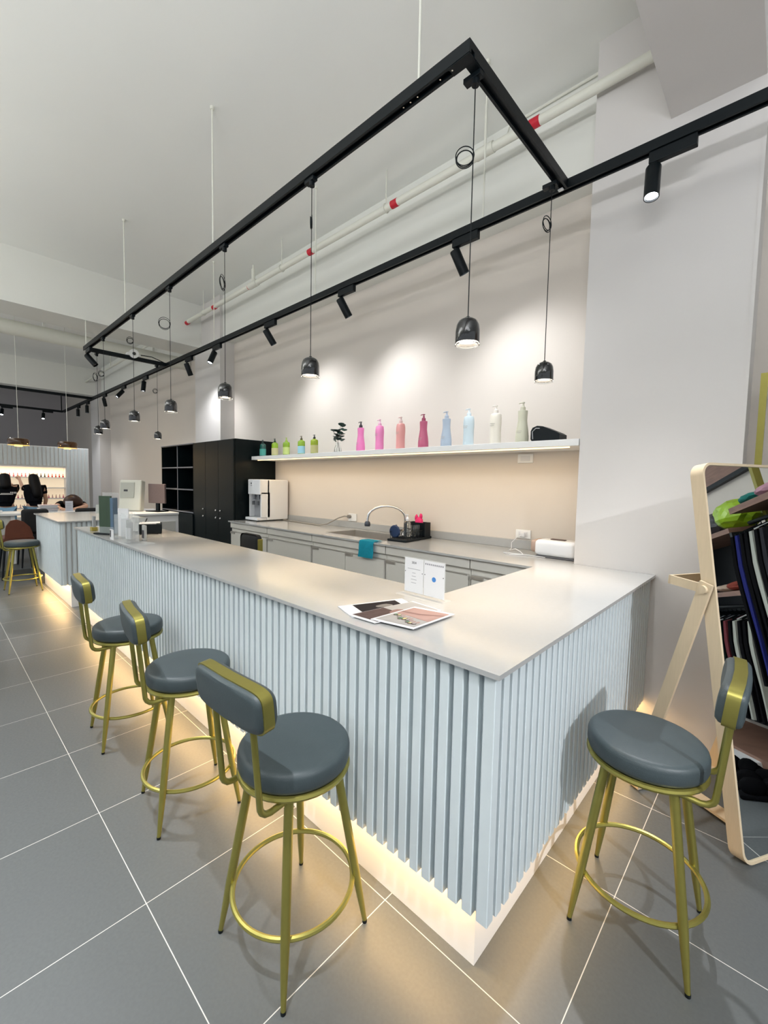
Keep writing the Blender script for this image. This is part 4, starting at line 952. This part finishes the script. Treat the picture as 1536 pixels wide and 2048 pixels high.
one('folded_clothes', heap((2.36, 2.47, 1.105), .07, (1, 1, .34), .12), mat('cyan_cloth', (.04, .42, .50), .8, noise=.3, nscale=12), 'folded cyan cloth on the middle rack shelf', 'clothes')
one('folded_clothes', heap((2.50, 2.47, 1.112), .08, (1, 1, .38), .12), mat('rust_cloth', (.30, .05, .03), .8, noise=.3, nscale=12), 'folded rust red cloth on the middle rack shelf', 'clothes')
one('folded_clothes', heap((2.65, 2.47, 1.105), .08, (1, 1, .30), .12), mat('cream_cloth', (.60, .46, .36), .8, noise=.3, nscale=12), 'folded cream cloth on the middle rack shelf', 'clothes')
wp = thing('wood_panel', (3.2, 2.78, 1.92), 'brown wood panel with a black lower edge on the wall, seen in the mirror', 'panel')
part('panel_board', lambda b: b.box(2.60, 4.6, 2.765, 2.798, 1.93, 3.0), WALNUT, wp)
part('black_edge', lambda b: b.box(2.58, 4.6, 2.755, 2.798, 1.90, 1.93), BLACKM, wp)
for k, (sx, sy, rz) in enumerate(((2.20, 2.16, .4), (2.31, 2.20, .5), (2.48, 2.27, 1.2), (2.60, 2.24, 1.0))):
    M = Matrix.Translation((sx, sy, 0)) @ Matrix.Rotation(rz, 4, 'Z')
    one('shoe', lambda b: (b.box(-.045, .045, -.13, .13, .0005, .025, M=M, bevel=.010), b.blob((0, .05, .04), .045, (.95, 1.6, .75), 2, 0, M=M), b.blob((0, -.06, .055), .045, (.9, 1.4, 1.1), 2, 0, M=M)), CL['black'],
        'black shoe on the floor in front of the clothes rack', 'shoe', 'black shoes by the rack', True)
one('paper_box', lambda b: b.box(2.60, 2.90, 2.26, 2.36, .0005, .06, M=None, bevel=.004), PAPER, 'white flat package on the floor by the rack', 'package')

# ------------------------------------------------------------------ nail display partition
XN = -10.5
nw = thing('nail_display', (-10.6, .6, .085), 'white slatted partition with lit shelves of nail polish', 'display')
FLP = .0855
def nslats(b):
    y = -1.4
    while y < 2.16:
        if y < 1.74: b.box(XN, XN+.018, y, y+.05, 1.75, 2.17, bevel=.003, seg=1)
        else: b.box(XN, XN+.018, y, y+.05, FLP+.0, 2.17, bevel=.003, seg=1)
        y += .072
part('slat_panel', nslats, SLATM, nw)
part('carcass', lambda b: (b.box(XN-.22, XN, -1.4, 2.195, 1.725, 2.185), b.box(XN-.22, XN, 1.74, 2.195, FLP, 1.725), b.box(XN-.24, XN-.20, -1.4, 1.74, FLP, 1.725), b.box(XN-.20, XN, -1.4, 1.74, FLP, .62), b.box(XN-.2, XN+.004, -1.4, 1.745, 1.715, 1.735)), WHITE, nw)
part('light_panel', lambda b: b.box(XN-.20, XN-.19, -1.4, 1.74, .62, 1.72), mat('lit_back_panel', (.9, .8, .65), .6, emit=(1, .80, .56), estr=.34, noise=.02), nw, label='glowing warm back panel')
for z in (1.50, 1.268, 1.03, .815):
    part('shelf', lambda b: b.box(XN-.19, XN-.02, -1.4, 1.74, z-.022, z), WHITE, nw)
area('strip_light', (XN-.06, .2, 1.70), (.04, 3.0), 5, (1, .78, .5), parent=nw)
cols = {'pale': (.65, .42, .40), 'pink': (.62, .14, .22), 'black': (.01, .01, .015), 'red': (.45, .01, .02)}
bot_me = {}
for cn, cc in cols.items():
    b = MB()
    b.lathe([(0, 0), (.013, 0), (.015, .004), (.015, .030), (.007, .036), (.006, .038)], seg=10)
    b.mi = 1; b.lathe([(.007, .037), (.0075, .060), (.0055, .078), (0, .079)], seg=10)
    bmesh.ops.recalc_face_normals(b.bm, faces=b.bm.faces)
    me = bpy.data.meshes.new('nail_polish'); b.bm.to_mesh(me); b.bm.free()
    me.materials.append(mat('polish_'+cn, cc, .2, noise=.05)); me.materials.append(mat('polish_cap_'+cn, cc if cn != 'pale' else (.45, .30, .28), .3, noise=.05)); bot_me[cn] = me
def bottle(y, z, cn, row):
    o = bpy.data.objects.new('nail_polish', bot_me[cn]); COL.objects.link(o); o.location = (XN-.07, y, z+.0003)
    tag(o, 'tiny %s nail polish bottle on the %s lit display shelf' % ({'pale': 'pale nude', 'pink': 'pink', 'black': 'black', 'red': 'red'}[cn], row), 'nail polish', '%s bottles on the %s display shelf' % (cn, row))
for k in range(27):
    y = 1.705-.0665*k
    bottle(y, 1.50, 'red' if k < 5 else ('black' if k < 10 else ('pink' if k < 15 else 'pale')), 'top')
for k in range(18): bottle(1.70-.0665*k, 1.03, 'pink' if k % 4 == 0 else 'pale', 'third')
for k in range(14): bottle(1.60-.0665*k, .815, 'pale', 'bottom')

# nail table, chairs, things
nt_ = thing('nail_table', (-7.75, .3, FLP), 'long white manicure table in the back area', 'table')
part('tabletop', lambda b: b.box(-8.05, -7.45, -1.2, .62, .87, .91, bevel=.005), WHITE, nt_)
part('drawer_box', lambda b: b.box(-8.0, -7.5, -.9, .45, .45, .87), CABW, nt_)
part('leg', lambda b: b.box(-8.0, -7.5, -.95, -.9, FLP, .87), WHITE, nt_); part('leg', lambda b: b.box(-8.0, -7.5, .45, .50, FLP, .87), WHITE, nt_)
nt2 = thing('nail_table', (-7.85, 1.4, FLP), 'white manicure table where the brown-haired person leans', 'table')
part('tabletop', lambda b: b.box(-8.05, -7.45, .78, 2.0, .87, .91, bevel=.005), WHITE, nt2)
part('leg', lambda b: b.box(-8.0, -7.5, .80, .85, FLP, .87), WHITE, nt2); part('leg', lambda b: b.box(-8.0, -7.5, 1.92, 1.97, FLP, .87), WHITE, nt2)
def club_chair(x, y, z0, label, w=.30, top_=1.0, fm=None, lm=None):
    t = thing('padded_chair', (x, y, z0), label, 'chair')
    fm = fm or MATS['black_fabric']
    part('backrest', lambda b: b.box(x-.05, x+.04, y-w/2, y+w/2, .62, top_, bevel=.045, seg=4), fm, t, True)
    part('seat', lambda b: b.box(x-.45, x+.02, y-w/2-.02, y+w/2+.02, .50, .62, bevel=.04, seg=3), fm, t, True)
    for sx in (-.40, -.02):
        for sy in (-1, 1): part('leg', lambda b: b.tube([(x+sx, y+sy*(w/2-.02), .52), (x+sx+(.03 if sx > -.1 else -.03), y+sy*(w/2+.01), z0)], [.016, .010], 8), lm or BLACKM, t)
club_chair(-7.0, .69, FLP, 'wide black padded chair in front of the nail tables, left of the second counter', .34, 1.0)
club_chair(-7.2, 1.42, FLP, 'black padded chair whose rounded top shows above the second counter', .34, .985)
bch = thing('brown_chair', (-6.6, .42, 0), 'brown leather shell chair with black legs behind the far stool', 'chair')
BRL = mat('brown_leather', (.13, .035, .015), .45, noise=.3, nscale=12)
def shell(b):
    rows = []
    for j, (dy, z, w_) in enumerate([(0.0, .50, .20), (.00, .56, .22), (-.03, .64, .21), (-.06, .74, .19), (-.09, .83, .14), (-.10, .865, .07)]):
        rows.append([b.bm.verts.new((-6.66+w_*math.sin(a), .47+dy-.10*math.cos(a)+.10, z)) for a in [(-1.2+2.4*k/8) for k in range(9)]])
    for A_, B_ in zip(rows, rows[1:]):
        for k in range(8): b.bm.faces.new((A_[k], A_[k+1], B_[k+1], B_[k]))
    bmesh.ops.solidify(b.bm, geom=b.bm.faces[:], thickness=.03)
BRM = Matrix.Translation((-6.62, .40, 0))
part('shell_back', lambda b: b.poly([(-.19, .60), (-.17, .78), (-.12, .86), (-.05, .875), (.03, .84), (.10, .76), (.13, .66), (.13, .60)], -.02, .03, M=BRM @ Matrix(((0, 0, 1, 0), (1, 0, 0, .07), (0, 1, 0, 0), (0, 0, 0, 1)))), BRL, bch, True)
part('seat', lambda b: b.box(-6.98, -6.60, .25, .62, .54, .62, bevel=.03, seg=3), BRL, bch, True)
for sx in (-6.93, -6.64):
    for sy in (.29, .58): part('leg', lambda b: b.tube([(sx, sy, .56), (sx+(.05 if sx > -6.8 else -.03), sy+(.05 if sy > .4 else -.05), .0 if sx > -6.8 else FLP)], [.018, .010], 8), BLACKM, bch)
for k in range(5):
    M = Matrix.Translation((-7.62, .95, .911+.024*k)) @ Matrix.Rotation(.08*((k*7) % 3-1), 4, 'Z')
    t = thing('stacked_magazine', (-7.62, .95, .911+.024*k), ['bottom', 'second lowest', 'middle', 'second highest', 'top'][k]+' magazine of the pile on the manicure table', 'magazine', 'pile of magazines on the manicure table')
    part('pages', lambda b: b.box(-.13, .13, -.12, .12, .0003, .019, M=M), PAPER, t)
    part('cover', lambda b: b.box(-.132, .132, -.122, .122, .019, .0235, M=M), mat('mag_cover_%d' % k, [(.05, .05, .12), (.45, .30, .35), (.10, .10, .14), (.5, .5, .55), (.55, .38, .38)][k], .4, noise=.2), t)
an = thing('table_sign', (-7.6, 1.22, .91), 'small clear upright sign with grey print on the manicure table', 'sign')
part('acrylic_plate', lambda b: (b.box(-7.61, -7.60, 1.19, 1.30, .911, 1.09), b.box(-7.64, -7.56, 1.19, 1.30, .9105, .915)), mat('pale_acrylic', (.62, .64, .70), .2, noise=.05), an)
part('print_lines', lambda b: [b.box(-7.5995, -7.599, 1.20, 1.28, z, z+.006) for z in (.95, .98, 1.01, 1.04)], MATS['grey_print_line'], an)
one('table_sign', lambda b: b.box(-5.62, -5.60, 1.18, 1.40, 1.0006, 1.12), mat('frosted_acrylic', (.40, .47, .50), .3, noise=.1), 'frosted clear panel sign standing on the second counter', 'sign')
one('white_card', lambda b: b.box(-7.60, -7.58, .29, .36, .911, .955), PAPER, 'small white card at the edge of the left manicure table', 'card')

# amber pendants
for (y, lab) in ((.639, 'wide amber glass pendant lamp on the left, above the nail area'), (1.322, 'wide amber glass pendant lamp on the right, above the nail area')):
    z = 2.015
    t = thing('amber_pendant', (-8.0, y, z), lab, 'pendant lamp', 'amber glass pendants')
    part('glass_shade', lambda b: b.lathe([(.02, .140), (.10, .138), (.135, .125), (.150, .09), (.148, .05), (.140, .025), (.130, .025), (.140, .05), (.142, .09), (.128, .115), (.10, .128), (.02, .130)], (-8, y, z), 36), mat('amber_brown_glass', (.07, .030, .010), .08, noise=.1, coat=.5, alpha=.90), t, True)
    part('glass_rim', lambda b: b.lathe([(.146, .018), (.146, .025), (.12, .025), (.12, .018)], (-8, y, z), 32), mat('clear_rim', (.6, .5, .3), .1, noise=.05), t, True)
    part('lamp_core', lambda b: b.lathe([(0, .0), (.055, .0), (.055, .06), (.0, .06)], (-8, y, z), 24), mat('amber_glow', (1, .7, .2), .4, emit=(1, .68, .18), estr=1.3, noise=.02), t, True)
    part('cord', lambda b: b.tube([(-8, y, z+.135), (-8, y, ZC)], .004, 6), PIPEM, t)
    l = bpy.data.lights.new('bulb', 'POINT'); l.energy = 3; l.color = AMBER; l.shadow_soft_size = .04
    o = bpy.data.objects.new('bulb', l); COL.objects.link(o); o.parent = t; o.location = (0, 0, -.06)

# ------------------------------------------------------------------ people
def skin_obj(name, verts, edges, radii, m, parent, root=0, sub=1):
    me = bpy.data.meshes.new(name); off = OFF[parent.name]
    me.from_pydata([Vector(v)-off for v in verts], edges, []); me.materials.append(m)
    o = bpy.data.objects.new(name, me); COL.objects.link(o); o.parent = parent; OFF[o.name] = off
    sk_ = o.modifiers.new('skin', 'SKIN'); sk_.use_smooth_shade = True
    if not me.skin_vertices: me.attributes.new('x', 'FLOAT', 'POINT') if False else None
    for i, r in enumerate(radii):
        d = me.skin_vertices[0].data[i]; d.radius = (r, r) if not isinstance(r, tuple) else r
        d.use_root = (i == root)
    ss = o.modifiers.new('sub', 'SUBSURF'); ss.levels = sub; ss.render_levels = sub+1
    return o
def figure(name, label, F, J, shirt_m, pants_m, hair_m, hairpts, sleeves=.6, text=False):
    """J: dict of joints in world space."""
    t = thing(name, tuple(F), label, 'person')
    V = []; E = []; Rr = []; idx = {}
    def add(k, r, link=None, p=None):
        idx[k] = len(V); V.append(Vector(p if p is not None else J[k])); Rr.append(r)
        if link is not None: E.append((idx[link], idx[k]))
    add('pelvis', (.13, .105)); add('waist', (.115, .09), 'pelvis'); add('chest', (.135, .10), 'waist'); add('neckb', .055, 'chest'); add('neck', .048, 'neckb')
    add('head0', .075, 'neck'); add('head1', (.085, .09), 'head0'); add('head2', .05, 'head1')
    for s in 'LR':
        add('sh'+s, .055, 'chest'); add('el'+s, .040, 'sh'+s); add('wr'+s, .026, 'el'+s)
        w_, e_ = J['wr'+s], J['el'+s]; d = (w_-e_).normalized(); sd = d.cross(Vector((0, 0, 1)));
        if sd.length < .1: sd = Vector((0, 1, 0))
        sd.normalize(); up = sd.cross(d)
        add('palm'+s, .026, 'wr'+s, w_+d*.06)
        for q, (o_, ln) in enumerate(((-.030, .050), (-.010, .070), (.010, .075), (.028, .065))):
            p0 = w_+d*.085+sd*o_; add('f%d%s' % (q, s), .009, 'palm'+s, p0); add('g%d%s' % (q, s), .007, 'f%d%s' % (q, s), p0+d*ln*.6+up*.0); add('h%d%s' % (q, s), .006, 'g%d%s' % (q, s), p0+d*ln-up*.02)
        add('t0'+s, .010, 'palm'+s, w_+d*.055-sd*.04); add('t1'+s, .008, 't0'+s, w_+d*.095-sd*.055)
        add('hip'+s, .085, 'pelvis'); add('kn'+s, .055, 'hip'+s); add('an'+s, .036, 'kn'+s); add('toe'+s, .035, 'an'+s)
    skin_obj('body', V, E, Rr, SKIN, t)
    def sub(keys, links, radii, nm, m): skin_obj(nm, [J[k] for k in keys], [(keys.index(a), keys.index(b)) for a, b in links], radii, m, t)
    sl = {s: J['sh'+s].lerp(J['el'+s], sleeves) for s in 'LR'}
    ks = ['waist', 'pelvis', 'chest', 'neckb', 'shL', 'shR']; V2 = [J[k] for k in ks]+[sl['L'], sl['R']]; V2[1] = J['waist']-Vector((0, 0, .03))
    skin_obj('shirt', V2, [(0, 1), (0, 2), (2, 3), (2, 4), (2, 5), (4, 6), (5, 7)], [(.14, .115), (.15, .125), (.16, .125), .062, .072, .072, .060, .060], shirt_m, t)
    V3 = [J['pelvis'], J['hipL'], J['knL'], J['anL'], J['hipR'], J['knR'], J['anR']]
    skin_obj('trousers', V3, [(0, 1), (1, 2), (2, 3), (0, 4), (4, 5), (5, 6)], [(.142, .115), .098, .070, .055, .098, .070, .055], pants_m, t)
    skin_obj('hair', [p for p, r in hairpts], [(i, i+1) for i in range(len(hairpts)-1)], [r for p, r in hairpts], hair_m, t)
    return t
def standing(x, y, z0, h, facing):
    """facing: unit vec in xy the person looks at; returns joints"""
    f = Vector(facing).normalized(); s = Vector((-f.y, f.x, 0)); o = Vector((x, y, z0)); k = h/1.6
    J = {'pelvis': o+Vector((0, 0, .86*k)), 'waist': o+Vector((0, 0, 1.02*k)), 'chest': o+Vector((0, 0, 1.20*k)), 'neckb': o+Vector((0, 0, 1.33*k)), 'neck': o+Vector((0, 0, 1.38*k))+f*.01,
         'head0': o+Vector((0, 0, 1.44*k))+f*.02, 'head1': o+Vector((0, 0, 1.51*k))+f*.015, 'head2': o+Vector((0, 0, 1.58*k))}
    for q, g in (('L', 1), ('R', -1)):
        J['sh'+q] = o+s*g*.155*k+Vector((0, 0, 1.28*k)); J['el'+q] = o+s*g*.21*k+Vector((0, 0, 1.02*k)); J['wr'+q] = o+s*g*.20*k+f*.10+Vector((0, 0, .82*k))
        J['hip'+q] = o+s*g*.085*k+Vector((0, 0, .80*k)); J['kn'+q] = o+s*g*.095*k+Vector((0, 0, .44*k))+f*.01; J['an'+q] = o+s*g*.10*k+Vector((0, 0, .07*k)); J['toe'+q] = J['an'+q]+f*.13-Vector((0, 0, .035*k))
    return J
# left person: black t-shirt with white print on the back
J1 = standing(-9.6, .60, FLP, 1.50, (-1, .1, 0))
J1['elR'] = Vector((-9.72, .74, 1.10)); J1['wrR'] = Vector((-9.90, .73, 1.27))
P1 = figure('person', 'person at the left edge in a black t-shirt with white back print and jeans', (-9.6, .60, FLP), J1, TEEB, DENIM, HAIRB,
            [(Vector((-9.60, .60, 1.565)), .07), (Vector((-9.595, .60, 1.50)), .092), (Vector((-9.575, .60, 1.42)), .098), (Vector((-9.545, .60, 1.33)), .10), (Vector((-9.52, .60, 1.24)), .085)])
def print_back(b):
    for k, (w_, z) in enumerate(((.16, 1.165), (.20, 1.145))): b.box(-9.452, -9.450, .60-w_/2, .60+w_/2, z, z+.010)
    for k in range(4): b.box(-9.452, -9.450, .66+.025*k, .675+.025*k, 1.165, 1.20)
part('shirt_print', print_back, PAPER, P1)
# middle person: long black hair, arm raised to the shelf
J2 = standing(-9.6, 1.04, FLP, 1.50, (-1, -.1, 0))
J2['elL'] = Vector((-9.80, .90, 1.24)); J2['wrL'] = Vector((-9.97, .87, 1.42))
P2 = figure('person', 'person with waist-length black hair reaching an arm up to the shelves, in jeans', (-9.6, 1.04, FLP), J2, TEEB, DENIM, HAIRB,
            [(Vector((-9.60, 1.04, 1.565)), .07), (Vector((-9.595, 1.04, 1.50)), .092), (Vector((-9.575, 1.045, 1.42)), .10), (Vector((-9.54, 1.06, 1.30)), .105), (Vector((-9.50, 1.075, 1.18)), .10), (Vector((-9.49, 1.085, 1.06)), .08)])
# seated person leaning over the table
o3 = Vector((-8.55, 1.50, FLP))
J3 = {'pelvis': o3+Vector((0, 0, .52)), 'waist': o3+Vector((.03, -.02, .66)), 'chest': o3+Vector((.14, -.07, .86)), 'neckb': o3+Vector((.24, -.10, .95)), 'neck': o3+Vector((.28, -.10, .965)),
      'head0': o3+Vector((.34, -.10, .955)), 'head1': o3+Vector((.38, -.10, .99)), 'head2': o3+Vector((.38, -.10, 1.05))}
for q, g in (('L', 1), ('R', -1)):
    J3['sh'+q] = o3+Vector((.17, -.08+g*.15, .92)); J3['el'+q] = o3+Vector((.42, -.12+g*.24, .88)); J3['wr'+q] = o3+Vector((.66, -.20+g*.12, .86))
    J3['hip'+q] = o3+Vector((.03, g*.085, .48)); J3['kn'+q] = o3+Vector((.40, g*.10, .50)); J3['an'+q] = o3+Vector((.40, g*.10, .08)); J3['toe'+q] = o3+Vector((.53, g*.10, .04))
P3 = figure('person', 'seated brown-haired person in dark clothes bent over the manicure table', tuple(o3), J3, TEEB, CL['grey'], HAIRBR,
            [(J3['head1']+Vector((0, -.10, -.10)), .07), (J3['head1']+Vector((.02, -.06, .0)), .10), (J3['head1']+Vector((-.01, 0, .04)), .115), (J3['head1']+Vector((0, .08, -.02)), .10), (J3['head1']+Vector((-.04, .14, -.10)), .08)], sleeves=.7)
ss = thing('work_stool', (-8.55, 1.50, FLP), 'dark round stool under the seated person', 'stool')
part('seat', lambda b: b.lathe([(0, .43), (.17, .43), (.18, .46), (.17, .49), (0, .49)], (-8.55, 1.5, 0), 20), MATS['black_fabric'], ss, True)
part('leg', lambda b: (b.tube([(-8.55, 1.5, FLP), (-8.55, 1.5, .43)], .025, 10), b.lathe([(0, .0), (.2, .0), (.19, .02), (0, .03)], (-8.55, 1.5, FLP), 20)), CHROME, ss)
